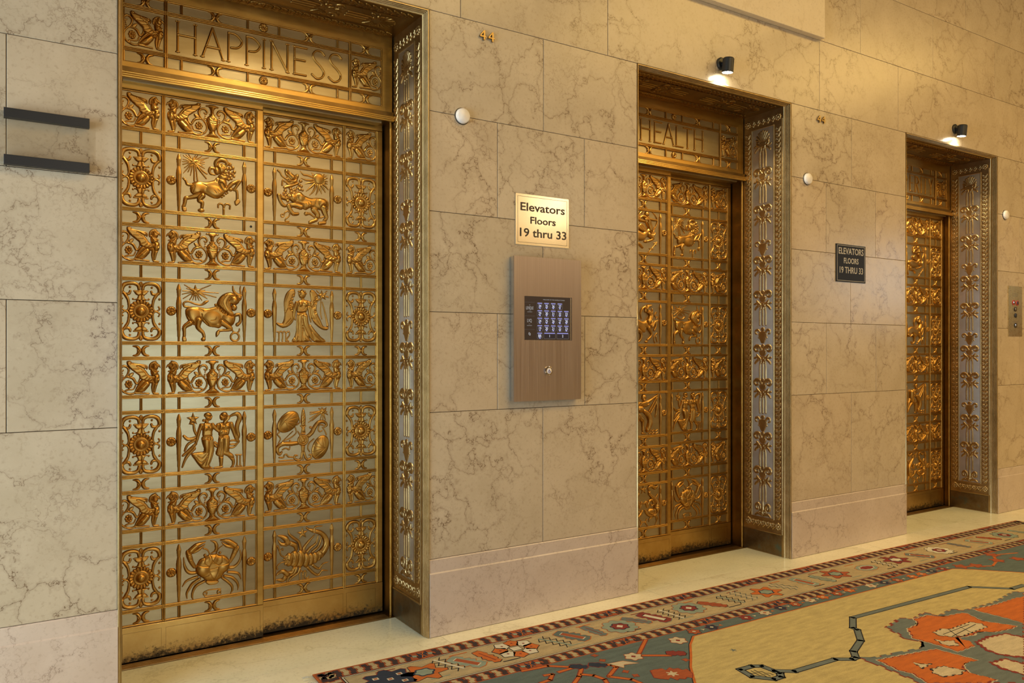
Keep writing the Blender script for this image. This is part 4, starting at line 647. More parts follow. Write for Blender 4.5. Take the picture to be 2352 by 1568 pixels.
SH['scrollwork']=[('t',[6.5,85.9,10.4,106.4,26.7,115.5,50.7,114.3,65.8,104.8,71.8,85.2,62.7,72,45.3,71.8,40.2,82.8],[5.3,6.6,7.2,7.8,8.4,7.2,5.9,5.3,4.7]),('t',[66.4,75.3,54.3,58.8,48.3,45.7,45.3,22.8,48.3,6.5,59.7,1.3,71.8,9.8,68.2,19.6],[4.4,6.3,5.6,5,3.8,3.1,3.1,3.1]),('e',41.7,99.5,4.2,4.6,0,3.1),('e',71.8,51.8,4.5,4.9,0,3.4),('t',[0,84.2,26.7,83.3],[3.1]),('p',[-0.3,80.3,25.2,80.7,14.8,66.2,-0.3,66.1],4.4,7),('p',[-0.3,65.4,10.7,64.9,14.8,52.6,29.7,46.9,14.8,45.5,-0.3,44.7],3.8,6),('e',29.7,50.1,3.9,4.2,0,2.9),('p',[-0.3,123.1,7.4,116.7,3.6,106.9,-0.3,100.4],2.5,4),('t',[6.5,-85.9,10.4,-106.4,26.7,-115.5,50.7,-114.3,65.8,-104.8,71.8,-85.2,62.7,-72,45.3,-71.8,40.2,-82.8],[5.3,6.6,7.2,7.8,8.4,7.2,5.9,5.3,4.7]),('t',[66.4,-75.3,54.3,-58.8,48.3,-45.7,45.3,-22.8,48.3,-6.5,59.7,-1.3,71.8,-9.8,68.2,-19.6],[4.4,6.3,5.6,5,3.8,3.1,3.1,3.1]),('e',41.7,-99.5,4.2,4.6,0,3.1),('e',71.8,-51.8,4.5,4.9,0,3.4),('t',[0,-84.2,26.7,-83.3],[3.1]),('p',[-0.3,-80.3,25.2,-80.7,14.8,-66.2,-0.3,-66.1],4.4,7),('p',[-0.3,-65.4,10.7,-64.9,14.8,-52.6,29.7,-46.9,14.8,-45.5,-0.3,-44.7],3.8,6),('e',29.7,-50.1,3.9,4.2,0,2.9),('p',[-0.3,-123.1,7.4,-116.7,3.6,-106.9,-0.3,-100.4],2.5,4),('t',[-6.5,85.9,-10.4,106.4,-26.7,115.5,-50.7,114.3,-65.8,104.8,-71.8,85.2,-62.7,72,-45.3,71.8,-40.2,82.8],[5.3,6.6,7.2,7.8,8.4,7.2,5.9,5.3,4.7]),('t',[-66.4,75.3,-54.3,58.8,-48.3,45.7,-45.3,22.8,-48.3,6.5,-59.7,1.3,-71.8,9.8,-68.2,19.6],[4.4,6.3,5.6,5,3.8,3.1,3.1,3.1]),('e',-41.7,99.5,4.2,4.6,0,3.1),('e',-71.8,51.8,4.5,4.9,0,3.4),('t',[-0,84.2,-26.7,83.3],[3.1]),('p',[0.3,80.3,-25.2,80.7,-14.8,66.2,0.3,66.1],4.4,7),('p',[0.3,65.4,-10.7,64.9,-14.8,52.6,-29.7,46.9,-14.8,45.5,0.3,44.7],3.8,6),('e',-29.7,50.1,3.9,4.2,0,2.9),('p',[0.3,123.1,-7.4,116.7,-3.6,106.9,0.3,100.4],2.5,4),('t',[-6.5,-85.9,-10.4,-106.4,-26.7,-115.5,-50.7,-114.3,-65.8,-104.8,-71.8,-85.2,-62.7,-72,-45.3,-71.8,-40.2,-82.8],[5.3,6.6,7.2,7.8,8.4,7.2,5.9,5.3,4.7]),('t',[-66.4,-75.3,-54.3,-58.8,-48.3,-45.7,-45.3,-22.8,-48.3,-6.5,-59.7,-1.3,-71.8,-9.8,-68.2,-19.6],[4.4,6.3,5.6,5,3.8,3.1,3.1,3.1]),('e',-41.7,-99.5,4.2,4.6,0,3.1),('e',-71.8,-51.8,4.5,4.9,0,3.4),('t',[-0,-84.2,-26.7,-83.3],[3.1]),('p',[0.3,-80.3,-25.2,-80.7,-14.8,-66.2,0.3,-66.1],4.4,7),('p',[0.3,-65.4,-10.7,-64.9,-14.8,-52.6,-29.7,-46.9,-14.8,-45.5,0.3,-44.7],3.8,6),('e',-29.7,-50.1,3.9,4.2,0,2.9),('p',[0.3,-123.1,-7.4,-116.7,-3.6,-106.9,0.3,-100.4],2.5,4)]
SH['volute']=[('t',[2.5,-65,9.9,-35,27.1,-15,50.4,-11.5,66.2,-27.5,54,-44.5,35.7,-40.5,36.9,-26.5,46.7,-26.5],[7.2,9.4,10.5,10.5,9.4,8.3,6.1,4.4,3.3]),('t',[-2.5,-65,-9.9,-35,-27.1,-15,-50.4,-11.5,-66.2,-27.5,-54,-44.5,-35.7,-40.5,-36.9,-26.5,-46.7,-26.5],[7.2,9.4,10.5,10.5,9.4,8.3,6.1,4.4,3.3]),('p',[-26.8,-43.5,26.5,-43.5,17.3,-73.5,-17.4,-73.5],7.7,5),('e',0,-12.5,13.5,14,0,5),('t',[-19.9,-81.5,19.8,-81.5],[4.4]),('p',[-12.4,-85.5,12.4,-85.5,6.8,-123.5,-6.8,-123.5],5,5)]
SH['sprig']=[('t',[11.1,-120,17.3,-98.5,38.2,-82.5,46.7,-66.5],[6.6,10,11.6,4.4]),('e',59.5,-87.5,13.5,6.5,-20,4),('t',[32,-98.5,50.4,-111.5,60.1,-123.5],[8.3,8.3,6.6]),('t',[19.8,-115,23.4,-147.5,23.4,-187.5,23.4,-223.5],[6.1,6.1,6.1,6.1]),('t',[-11.1,-120,-17.3,-98.5,-38.2,-82.5,-46.7,-66.5],[6.6,10,11.6,4.4]),('e',-59.5,-87.5,13.5,6.5,-20,4),('t',[-32,-98.5,-50.4,-111.5,-60.1,-123.5],[8.3,8.3,6.6]),('t',[-19.8,-115,-23.4,-147.5,-23.4,-187.5,-23.4,-223.5],[6.1,6.1,6.1,6.1]),('t',[0,-117.5,0,-223.5],[6.6,6.6]),('g',[0,-127.5,0,-222.5],[1.7],1.5)]
SH['cup']=[('t',[22.8,66.5,36.9,82.5,55.2,77.5,55.2,61.5,45.5,57.5],[6.6,7.7,7.7,6.6,4.4]),('t',[8.7,0,25.9,32.5,30.8,57.5],[3.9,3.9,4.4]),('t',[1.2,7.5,16.7,42.5,12.4,67.5],[3.3,3.3,3.3]),('e',32,32.5,6.1,5,0,3.8),('t',[-22.8,66.5,-36.9,82.5,-55.2,77.5,-55.2,61.5,-45.5,57.5],[6.6,7.7,7.7,6.6,4.4]),('t',[-8.7,0,-25.9,32.5,-30.8,57.5],[3.9,3.9,4.4]),('t',[-1.2,7.5,-16.7,42.5,-12.4,67.5],[3.3,3.3,3.3]),('e',-32,32.5,6.1,5,0,3.8),('p',[-23.6,70,23.4,70,25.9,32.5,9.9,-1.5,-8.7,-1.5,-26.1,32.5],6.6,3),('e',0,86.5,15.9,12.5,0,5)]
SH['palmette']=[('t',[0,-32.5,-50,-1.5],[3.3,7.2]),('t',[0,-32.5,-45.6,20],[3.3,7.2]),('t',[0,-32.5,-31.1,36.5],[3.3,7.2]),('t',[0,-32.5,-16.1,45],[3.3,7.2]),('t',[0,-32.5,0,50],[3.3,7.2]),('t',[0,-32.5,16.1,45],[3.3,7.2]),('t',[0,-32.5,30.8,36.5],[3.3,7.2]),('t',[0,-32.5,44.9,20],[3.3,7.2]),('t',[0,-32.5,49.1,-1.5],[3.3,7.2]),('t',[0,-32.5,-45.6,-17.5],[3.3,7.2]),('t',[0,-32.5,44.9,-17.5],[3.3,7.2]),('p',[-26.8,-22.5,26.5,-22.5,16.7,-52.5,-16.1,-52.5],5.5,5),('t',[-18.6,-57.5,19.8,-57.5],[4.4])]


# ------------------------------------------------------------------ the room
CX = (0.975, 3.4795, 5.988)              # centres of the three elevator openings
HW = 0.632                               # half width of an opening
ZT = 2.835                               # top of an opening
EDGE = [(c - HW, c + HW) for c in CX]
XL, XR, YF, ZC = -2.7, 13.0, -7.0, 5.2

m = MB()
xs = [XL] + [e for p in EDGE for e in p] + [XR]
for k in range(0, 8, 2): m.box(xs[k], xs[k + 1], .030, .62, 0, ZT)
m.box(XL, XR, .030, .62, ZT, ZC)
wall_back = m.build('wall_back', M['joint']); tag(wall_back, kind='structure')

def block(parent, name, x0, x1, z0, z1, mat, y0=0.0, y1=.032, gap=.0011, c=.0012):
    b_ = MB(); b_.box(x0 + gap, x1 - gap, y0, y1, z0 + gap, z1 - gap, c)
    return b_.build(name, mat, parent)

ZB = [.352, 1.016, 1.472, 1.928, 2.380, 2.835]
PIERS = [(XL, EDGE[0][0], [(-1.6, -.28), (-1.9, -1.1, -.53, 0.0), (-1.6, -.28), (-1.9, -1.1, -.53, 0.0), (-1.6, -.28)]),
         (EDGE[0][1], EDGE[1][0], [(2.232,), (1.969, 2.494), (2.232,), (1.969, 2.491), (2.236,)]),
         (EDGE[1][1], EDGE[2][0], [(4.727,), (4.464, 5.002), (4.719,), (4.461, 4.997), (4.730,)]),
         (EDGE[2][1], 10.2, [(7.245, 8.3, 9.3), (6.979, 7.8, 8.8), (7.245, 8.3, 9.3), (6.979, 7.8, 8.8), (7.245, 8.3, 9.3)])]
for x0, x1, rows in PIERS:
    for r_, js in enumerate(rows):
        e = [x0] + list(js) + [x1]
        for a, b_ in zip(e[:-1], e[1:]):
            block(wall_back, 'marble_block', a, b_, ZB[r_], ZB[r_ + 1], M['marble'])
for z0, z1, js in ((2.835, 3.285, (XL, -1.6, -.73, .02, 1.769, 2.645, 4.392, 5.264, 7.026, 7.9, 9.6)),
                   (3.285, 3.735, (XL, -2.0, -.9, .4, 1.3, 2.2, 3.1, 3.95, 4.827, 5.702, 6.584, 7.46, 8.5, 9.6)),
                   (3.735, 4.190, (XL, -1.6, -.5, .85, 1.75, 2.6, 3.5, 4.39, 5.266, 6.149, 7.030, 7.9, 9.6)),
                   (4.190, 5.2, (XL, -1.0, 1.2, 3.0, 5.7, 7.5, 9.6))):
    for a, b_ in zip(js[:-1], js[1:]): block(wall_back, 'marble_block', a, b_, z0, z1, M['marble'])
# outer stretches of the wall
m = MB(); m.box(10.2, XR, 0, .03, .352, 2.835); m.box(9.6, XR, 0, .03, 2.835, ZC)
m.build('wall_panelling', M['marble'], wall_back)

# base course: plinth, fascia and two bright chamfered ledges
baseboard = empty('baseboard_back'); tag(baseboard, kind='structure')
for (x0, x1) in [(XL, EDGE[0][0]), (EDGE[0][1], EDGE[1][0]), (EDGE[1][1], EDGE[2][0]), (EDGE[2][1], XR)]:
    cut = [x0, -.9, x1] if x0 == XL else ([x0, 7.9, 10.2, x1] if x1 == XR else [x0, x1])
    for a, b_ in zip(cut[:-1], cut[1:]):
        m = MB(); m.extr_x([(.03, .352), (.03, .002), (-.008, .002), (-.008, .2855), (-.0035, .2910), (-.0035, .3470), (0.0, .3515)], a + .0008, b_ - .0008)
        m.build('base_block', M['marble_base'], baseboard)

# floor: slabs along the wall, thresholds in the door recesses, the rest beyond
floor = MB(); floor.box(XL, XR, YF, .62, -.06, -.010)
floor = floor.build('floor', M['joint']); tag(floor, kind='structure')
def slab(x0, x1, y0, y1, mat, z1=0.0):
    b_ = MB(); g = .0009
    b_.add([(x0 + g, y0 + g, z1), (x1 - g, y0 + g, z1), (x1 - g, y1 - g, z1), (x0 + g, y1 - g, z1),
            (x0 + g, y0 + g, -.012), (x1 - g, y0 + g, -.012), (x1 - g, y1 - g, -.012), (x0 + g, y1 - g, -.012)],
           [(0, 1, 2, 3), (4, 5, 1, 0), (5, 6, 2, 1), (6, 7, 3, 2), (7, 4, 0, 3), (7, 6, 5, 4)])
    return b_.build('floor_slab', mat, floor)
js = [XL, -1.5, .300, 1.661, 2.918, 4.722, 5.415, 6.68, 8.4, 10.5, XR]
for a, b_ in zip(js[:-1], js[1:]): slab(a, b_, -.60, -.004, M['marble_floor'])
for y0, y1, o in ((-2.0, -.60, 0.0), (-3.4, -2.0, .7), (-4.8, -3.4, 0.0), (YF, -4.8, .7)):
    e = [XL] + [XL + 1.3 * k + o for k in range(1, 12)] + [XR]
    for a, b_ in zip(e[:-1], e[1:]): slab(a, b_, y0, y1, M['marble_floor'])
for e in EDGE: slab(e[0] + .004, e[1] - .004, -.004, .338, M['marble_sill'])

def wall(name, x0, x1, y0, y1, z0=0, z1=ZC, mat='plaster'):
    b_ = MB(); b_.box(x0, x1, y0, y1, z0, z1); o = b_.build(name, M[mat]); tag(o, kind='structure'); return o
# the opposite wall with its glazed entrance and a narrow glazed door, the end walls, the ceiling
b_ = MB()
for (x0, x1, z0, z1) in ((XL, 1.52, 0, 2.60), (2.08, XR, 0, 2.60), (1.52, 2.08, 2.22, 2.60)): b_.box(x0, x1, YF, YF + .04, z0, z1)
wf = b_.build('wall_front', M['plaster']); tag(wf, kind='structure')
b_ = MB(); b_.box(XL, XR, YF, YF + .04, 2.60, ZC); b_.build('upper_wall', M['plaster_lit'], wf)
b_ = MB()
for (y0, y1, z0, z1) in ((YF, -2.68, 0, ZC), (-.42, .62, 0, ZC), (-2.68, -.42, 2.45, ZC)): b_.box(XL - .1, XL, y0, y1, z0, z1)
tag(b_.build('wall_left', M['plaster']), kind='structure')
wall('wall_right', XR, XR + .1, YF, .62)
wall('ceiling', XL, XR, YF, .62, ZC, ZC + .1, 'ceil')

# ------------------------------------------------------------------ ornaments shared by all doors
def T(pts, r): return ('t', [c for p in pts for c in p], r)
SH['boss'] = [('e', 0, 0, 20, 20, 0, 8.5)] + [('g', [8 * math.cos(a), 8 * math.sin(a), 21 * math.cos(a), 21 * math.sin(a)], [1.4, 2.2], 2.4) for a in [k * PI / 4 for k in range(8)]] + [('c', 0, 0, 8.5, 1.4), ('e', 0, 0, 6.2, 6.2, 0, 12.5)]
SH['crescent'] = [T([(-30, 20), (-14, 16), (-7, 0), (-14, -16), (-30, -20)], [2.2, 6.0, 8.4, 6.0, 2.2]), ('g', [-17, 12, -9, 0, -17, -12], [.8, 2.6, .8], 2.8)]
SH['side_rosette'] = [T([(28 * math.cos(a), 28 * math.sin(a)), (41.5 * math.cos(a), 41.5 * math.sin(a))], [4.2, 6.6]) for a in [k * PI / 10 for k in range(20)]] + [('e', 0, 0, 31, 31, 0, 7), ('c', 0, 0, 25.5, 4.2), ('e', 0, 0, 19.5, 19.5, 0, 15)]
SH['spear'] = [T([(0, 118), (0, 96), (0, 66), (0, 34), (0, -40), (0, -124)], [3.0, 9.2, 6.2, 11.0, 8.4, 4.2]), ('g', [-2.6, 112, -3.4, 60, -3.6, 0, -1.6, -118], [.9], 1.6), ('g', [2.6, 112, 3.4, 60, 3.6, 0, 1.6, -118], [.9], 1.6)]
SH['scale'] = [('p', [-22, 13, -12, 17, 0, 13, 12, 17, 22, 13, 20, 2, 13, -8, 7, -17, 0, -13, -7, -17, -13, -8, -20, 2], 7, 4.5), ('e', 0, 2, 8.5, 9, 0, 6), ('g', [0, 12, 0, -14], [1.2], 1.6), ('g', [-4, 8, -14, -6], [1.2], 1.6), ('g', [4, 8, 14, -6], [1.2], 1.6), ('e', -19, 12, 4.5, 4.5, 0, 5), ('e', 19, 12, 4.5, 4.5, 0, 5), ('e', 0, 3, 3.6, 3.6, 0, 7.5)]
SH['corner_rosette'] = [('e', 16 * math.cos(k * PI / 4), 16 * math.sin(k * PI / 4), 8, 8, 0, 5) for k in range(8)] + [('e', 0, 0, 9, 9, 0, 8)]
SH['acanthus'] = [T([(0, -18), (0, 14)], [6, 3]), T([(0, -14), (-14, -6), (-20, 10)], [5, 5, 3]), T([(0, -14), (14, -6), (20, 10)], [5, 5, 3]), T([(0, -4), (-9, 10)], [4, 3]), T([(0, -4), (9, 10)], [4, 3])]
SH['base_scroll'] = [T([(8, -48), (18, 0), (36, 22), (54, 12), (52, -10), (36, -12), (36, 2)], [8, 9, 10, 9, 8, 7, 5]), T([(-8, -48), (-18, 0), (-36, 22), (-54, 12), (-52, -10), (-36, -12), (-36, 2)], [8, 9, 10, 9, 8, 7, 5]), T([(0, -40), (0, 40)], [16, 6]), T([(6, -46), (40, -40), (60, -52)], [8, 9, 6]), T([(-6, -46), (-40, -40), (-60, -52)], [8, 9, 6]), ('c', 18, -26, 9, 5), ('c', -18, -26, 9, 5)]

RX90 = Matrix.Rotation(PI / 2, 4, 'X')
JR = Matrix.Rotation(-PI / 2, 4, 'Z')     # relief plane facing -X (right-hand jamb)
JL = Matrix.Rotation(PI / 2, 4, 'Z')      # relief plane facing +X (left-hand jamb)
SF = Matrix(((0, 0, 1, 0), (1, 0, 0, 0), (0, 1, 0, 0), (0, 0, 0, 1)))   # relief plane facing down, its z along X

LET = {'H': lambda w: [[(0, 0), (0, 128)], [(w, 0), (w, 128)], [(0, 72), (w, 72)]],
       'A': lambda w: [[(0, 0), (w * .48, 130)], [(w * .48, 130), (w, 0)], [(w * .20, 46), (w * .82, 46)]],
       'P': lambda w: [[(0, 0), (0, 126)], ('c', [(0, 125), (w * .55, 122), (w, 95), (w * .72, 68), (w * .2, 62)])],
       'R': lambda w: [[(0, 0), (0, 126)], ('c', [(0, 125), (w * .55, 122), (w * .95, 95), (w * .7, 68), (0, 62)]), [(w * .35, 64), (w, 0)]],
       'I': lambda w: [[(0, 0), (0, 128)]],
       'N': lambda w: [[(0, 0), (0, 128)], [(0, 128), (w, 0)], [(w, 0), (w, 128)]],
       'E': lambda w: [[(0, 0), (0, 128)], [(0, 126), (w, 126)], [(0, 68), (w * .85, 68)], [(0, 2), (w * .92, 2)]],
       'S': lambda w: [('c', [(w, 112), (w * .72, 127), (w * .30, 124), (w * .08, 102), (w * .28, 78), (w * .68, 56), (w * .94, 32), (w * .80, 8), (w * .40, -2), (0, 14)])],
       'L': lambda w: [[(0, 0), (0, 128)], [(0, 2), (w, 2)]],
       'T': lambda w: [[(w * .5, 0), (w * .5, 126)], [(0, 125), (w, 125)]],
       'Y': lambda w: [[(w * .5, 0), (w * .5, 62)], [(w * .5, 62), (0, 128)], [(w * .5, 62), (w, 128)]],
       'O': lambda w: [('c', [(w * .5, 128), (w * .15, 110), (0, 64), (w * .15, 18), (w * .5, 0), (w * .85, 18), (w, 64), (w * .85, 110), (w * .5, 128)])]}
def letter_mesh(ch, w):
    ops = []
    for st in LET[ch](w):
        if st[0] == 'c': ops.append(('t', [c for p in catmull(st[1], 4) for c in p], [4.7])); ends = (st[1][0], st[1][-1])
        else:
            ops.append(('t', [c for p in st for c in p], [4.7])); ends = st
        for (ex, ez) in ends:
            if ez in (0, 128) and ch != 'O': ops.append(('t', [ex - 7, ez, ex + 7, ez], [2.6]))
    return relief('letter_%s_%d' % (ch, w), M['bronze'], 1.1, ops, 1.8)

WORDS = [[('H', -365, 70), ('A', -266, 86), ('P', -158, 57), ('P', -80, 57), ('I', -5, 8), ('N', 29, 72), ('E', 133, 57), ('S', 214, 60), ('S', 294, 62)],
         [('H', -277, 73), ('E', -166, 58), ('A', -92, 84), ('L', 14, 57), ('T', 75, 69), ('H', 171, 71)],
         [('P', -372, 50), ('R', -298, 52), ('O', -228, 74), ('S', -132, 50), ('P', -50, 48), ('E', 40, 46), ('R', 113, 50), ('I', 198, 8), ('T', 226, 60), ('Y', 308, 52)]]
NAMES = ('HAPPINESS', 'HEALTH', 'PROSPERITY')
PLACE = ('the large bronze portal nearest the camera', 'the middle bronze portal', 'the farthest bronze portal')

def griff(parent, x, z, mirror, sx=1.0, sz=1.0, matg='bronze'):
    """a griffin with its scroll and rosette; unmirrored it looks left"""
    for k in ('griffin', 'griffin_scroll', 'griffin_rosette'):
        ob(k, relief(k, M[matg], 1.25, mirror=mirror), parent, (x, 0, z), None, (sx, 1, sz))
def crescents(parent, x, y, z):
    for mi in (False, True): ob('crescent', relief('crescent', M['bronze'], 1.2, mirror=mi), parent, (x, y, z))

def bead_pts(c, r, a0, a1, n=5):
    return [(c[0] + r * math.cos(a0 + (a1 - a0) * i / n), c[1] + r * math.sin(a0 + (a1 - a0) * i / n)) for i in range(n + 1)]

def portal(i):
    C = CX[i]
    R = empty('elevator_portal', (C, 0, 0))
    tag(R, 'bronze elevator portal with the raised word %s over its doors' % NAMES[i], 'door surround', 'bronze elevator portals')
    # moulded outer frame: swept along the left side, the head and the right side
    prof = [(-.001, .030), (-.001, -.004), (.001, -.0055), (.0028, -.004)]
    for cc_, r_ in (((.0042, .0010), .0042), ((.0068, .0100), .0042), ((.0092, .0190), .0042), ((.0115, .0280), .0042)):
        prof += bead_pts(cc_, r_, -2.2, .35)
        prof += [(cc_[0] - .001, cc_[1] + .0048)]
    prof += [(.014, .036), (.014, .048), (-.001, .048)]
    n = len(prof); v = []; f = []
    for (o, y) in prof:
        v += [(-HW + o, y, 0), (-HW + o, y, ZT - o), (HW - o, y, ZT - o), (HW - o, y, 0)]
    for a in range(n - 1):
        for k in range(3): f.append((a * 4 + k, a * 4 + k + 1, a * 4 + 4 + k + 1, a * 4 + 4 + k))
    me = mesh_py('outer_moulding', v, f, M['bronze_jamb']); smooth_by_angle(me, 60); ob('outer_moulding', me, R)
    xj = HW - .014; zs = ZT - .014; y0, y1 = .048, .364
    # jambs
    for side in (1, -1):
        J = empty('jamb', (side * xj, 0, 0), None, R)
        rot = JR if side == 1 else JL
        sgn = -1 if side == 1 else 1       # local x of the relief plane -> world y
        def at(yc, z, d=0.0):              # yc world depth, d outwards from the plate
            return Matrix.Translation((-side * d, yc, z)) @ rot
        m = MB(); m.box(0 if side == 1 else -.014, .014 if side == 1 else 0, y0, y1, 0, zs); m.build('jamb_plate', M['bronze_jamb'], J)
        xx = (-.002, .0) if side == 1 else (0.0, .002)
        m = MB(); m.box(xx[0], xx[1], y0 + .012, y1 - .004, .004, .136); m.build('jamb_kick_plate', M['jamb_kick'], J)
        m = MB(); m.box(xx[0] * .4, xx[1] * .4, .121, .288, .226, 2.722); m.build('jamb_panel', M['nickel_jamb'], J)
        rb = bar_mesh(.009, .006, 1, M['bronze_jamb'])
        for yv in (.117, .2925, .0525):
            ob('jamb_rib', rb, J, mat4=at(yv, (.14 + 2.75) / 2 if yv < .06 else 1.474) @ Matrix.Rotation(PI / 2, 4, 'Y') @ Matrix.Diagonal((2.61 if yv < .06 else 2.504, 1, 1, 1)))
        for zz in (.222, 2.726, .140):
            ob('jamb_rib', rb, J, mat4=at(.2045 if zz != .14 else .206, zz) @ Matrix.Diagonal((.175 if zz != .14 else .30, 1, 1, 1)))
        # leaf-scale borders up both edges, a leaf frieze across head and foot
        sc = relief('scale', M['bronze_jamb'], 1.7, hs=.62)
        zz = np.arange(.245, 2.72, .0335)
        if side == 1:
            for z in zz:
                for yv in (.0865, .326): ob('leaf_scale', sc, J, mat4=at(yv, float(z), .0004))
        else:
            tag(ob('leaf_scale_border', join_copies('leaf_scale_border', sc, [at(yv, float(z), .0004) for z in zz for yv in (.0865, .326)]), J), kind='stuff')
        for z in (.185, 2.768):
            for yv in (.0865, .326): ob('corner_rosette', relief('corner_rosette', M['bronze_jamb'], 1.5, hs=.62), J, mat4=at(yv, z, .0004))
            for k in range(5): ob('acanthus_leaf', relief('acanthus', M['bronze_jamb'], 1.5, hs=.62), J, mat4=at(.1265 + .039 * k, z, .0004))
        # the climbing stem: palmette, volutes, sprigs and cups
        d = .0008
        ob('palmette', relief('palmette', M['bronze_jamb'], 1.4, hs=.62), J, mat4=at(.2045, 2.655, d))
        ob('sprig', relief('sprig', M['bronze_jamb'], 1.4, hs=.62), J, mat4=at(.2045, 2.700, d))
        for z in (2.471, 2.233, 1.905, 1.684, 1.336, 1.118, .774, .552):
            ob('volute', relief('volute', M['bronze_jamb'], 1.4, hs=.62), J, mat4=at(.2045, z, d))
            ob('sprig', relief('sprig', M['bronze_jamb'], 1.4, hs=.62), J, mat4=at(.2045, z, d))
        for z in (1.911, 1.345, .780): ob('cup', relief('cup', M['bronze_jamb'], 1.4, hs=.62), J, mat4=at(.2045, z, d))
        ob('base_scroll', relief('base_scroll', M['bronze_jamb'], 1.4, hs=.62), J, mat4=at(.2045, .285, d))
        # slim post that closes the shaft behind the jamb
        m = MB(); xa, xb = (-.016, .02) if side == 1 else (-.02, .016)
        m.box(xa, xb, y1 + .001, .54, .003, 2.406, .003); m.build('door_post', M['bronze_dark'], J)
        bx = -.016 if side == 1 else .016
        m = MB(); m.tube([(bx * .72, .366, .003), (bx * .72, .366, 2.816)], .006, 10); ob('post_bead', smooth_by_angle(m.mesh('post_bead', M['bronze_flat'])), J)
    # soffit
    F = empty('soffit', (0, 0, zs), None, R)
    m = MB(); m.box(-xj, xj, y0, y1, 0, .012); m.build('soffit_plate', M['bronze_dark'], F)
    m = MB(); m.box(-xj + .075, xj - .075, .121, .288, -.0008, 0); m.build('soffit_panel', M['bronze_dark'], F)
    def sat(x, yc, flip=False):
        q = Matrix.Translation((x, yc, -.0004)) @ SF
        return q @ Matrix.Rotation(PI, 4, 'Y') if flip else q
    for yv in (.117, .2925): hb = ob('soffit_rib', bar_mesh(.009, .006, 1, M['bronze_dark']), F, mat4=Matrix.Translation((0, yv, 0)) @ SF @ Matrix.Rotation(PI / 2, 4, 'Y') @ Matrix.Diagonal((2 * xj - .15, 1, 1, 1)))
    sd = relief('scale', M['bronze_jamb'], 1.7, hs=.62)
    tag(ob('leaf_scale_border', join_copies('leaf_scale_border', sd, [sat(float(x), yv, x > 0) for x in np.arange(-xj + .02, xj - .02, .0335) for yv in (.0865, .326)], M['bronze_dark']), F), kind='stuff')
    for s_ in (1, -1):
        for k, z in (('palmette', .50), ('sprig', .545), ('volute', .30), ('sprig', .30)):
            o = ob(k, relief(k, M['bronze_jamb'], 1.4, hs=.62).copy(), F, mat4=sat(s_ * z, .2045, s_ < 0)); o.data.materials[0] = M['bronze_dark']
    # transom with the inscription
    Tm = empty('transom', (-.007, .360, 0), None, R)
    W = .567
    m = MB(); m.box(-W, W, .008, .06, 2.40, zs); m.build('transom_plate', M['nickel'], Tm)
    m = MB(); m.box(-W - .040, W + .052, 0, .05, 2.452, 2.4765); m.build('transom_ledge', M['bronze_flat'], Tm)
    m = MB(); m.box(-W - .040, W + .052, 0, .05, 2.760, zs); m.build('transom_head_band', M['bronze_flat'], Tm)
    for s_ in (-1, 1):
        m = MB(); a, b_ = sorted((s_ * W, s_ * (W + (.052 if s_ > 0 else .040)))); m.box(a, b_, 0, .05, 2.4765, 2.760); m.build('transom_stile', M['bronze_flat'], Tm)
    for zz, ww in ((2.532, .017), (2.708, .017)): hbar(Tm, 'transom_rib', -W, W, zz, ww, .010, M['bronze'], .008, 3)
    for zz in (2.4785, 2.7580): hbar(Tm, 'transom_rib', -W, W, zz, .006, .008, M['bronze'], .008, 1)
    for xx in (-.405, .405): vbar(Tm, 'transom_rib', xx, 2.478, 2.759, .013, .0105, M['bronze'], .008, 2)
    for xx in (-W + .003, W - .003): vbar(Tm, 'transom_rib', xx, 2.478, 2.759, .006, .008, M['bronze'], .008, 1)
    for zz in ((2.480, 2.5235), (2.7165, 2.757)):
        for xx in (-.343, -.0695, .0695, .343): vbar(Tm, 'divider', xx, zz[0], zz[1], .010, .0085, M['bronze'], .008, 2)
        for xx in (-.484, -.2065, .2065, .484): crescents(Tm, xx, .008, (zz[0] + zz[1]) / 2)
        ob('boss', relief('boss', M['bronze'], 1.1), Tm, (0, .008, (zz[0] + zz[1]) / 2))
    for s_ in (-1, 1):
        # corner griffins look towards the inscription
        mi = s_ < 0
        x_edge = s_ * .413
        G = empty('griffin_panel', (x_edge + s_ * .184 * .93, .008, 2.620), None, Tm)
        griff(G, 0, 0, mi, .93, 1.0)
    for ch, x, w_ in WORDS[i]:
        ob('letter', letter_mesh(ch, w_), Tm, (x * .001 + .007, .0075, 2.558))
    # ribbed lintel under the inscription
    L = empty('lintel', (0, 0, 0), None, R)
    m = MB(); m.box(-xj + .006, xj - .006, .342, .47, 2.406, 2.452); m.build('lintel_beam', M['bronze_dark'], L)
    for k in range(5): hbar(L, 'lintel_rib', -xj + .006, xj - .006, 2.4115 + .0092 * k, .0088, .006, M['bronze_flat'], .342 + .0022 * k, 1)
    # grooved sill and the dark shaft behind the leaves
    Sl = empty('sill', (0, 0, 0), None, R)
    m = MB(); m.box(-xj, xj, .338, .54, -.012, .0022); m.build('sill_plate', M['bronze_dark'], Sl)
    for k in range(7): hb = ob('sill_rib', bar_mesh(.0048, .0026, 1, M['bronze_jamb']), Sl, (0, .3425 + .0085 * k, .0022), (-PI / 2, 0, 0), (2 * xj - .06, 1, 1))
    m = MB(); m.box(-xj, xj, .535, .545, 0, 2.42); m.build('shaft_screen', M['dark'], R)
    return R

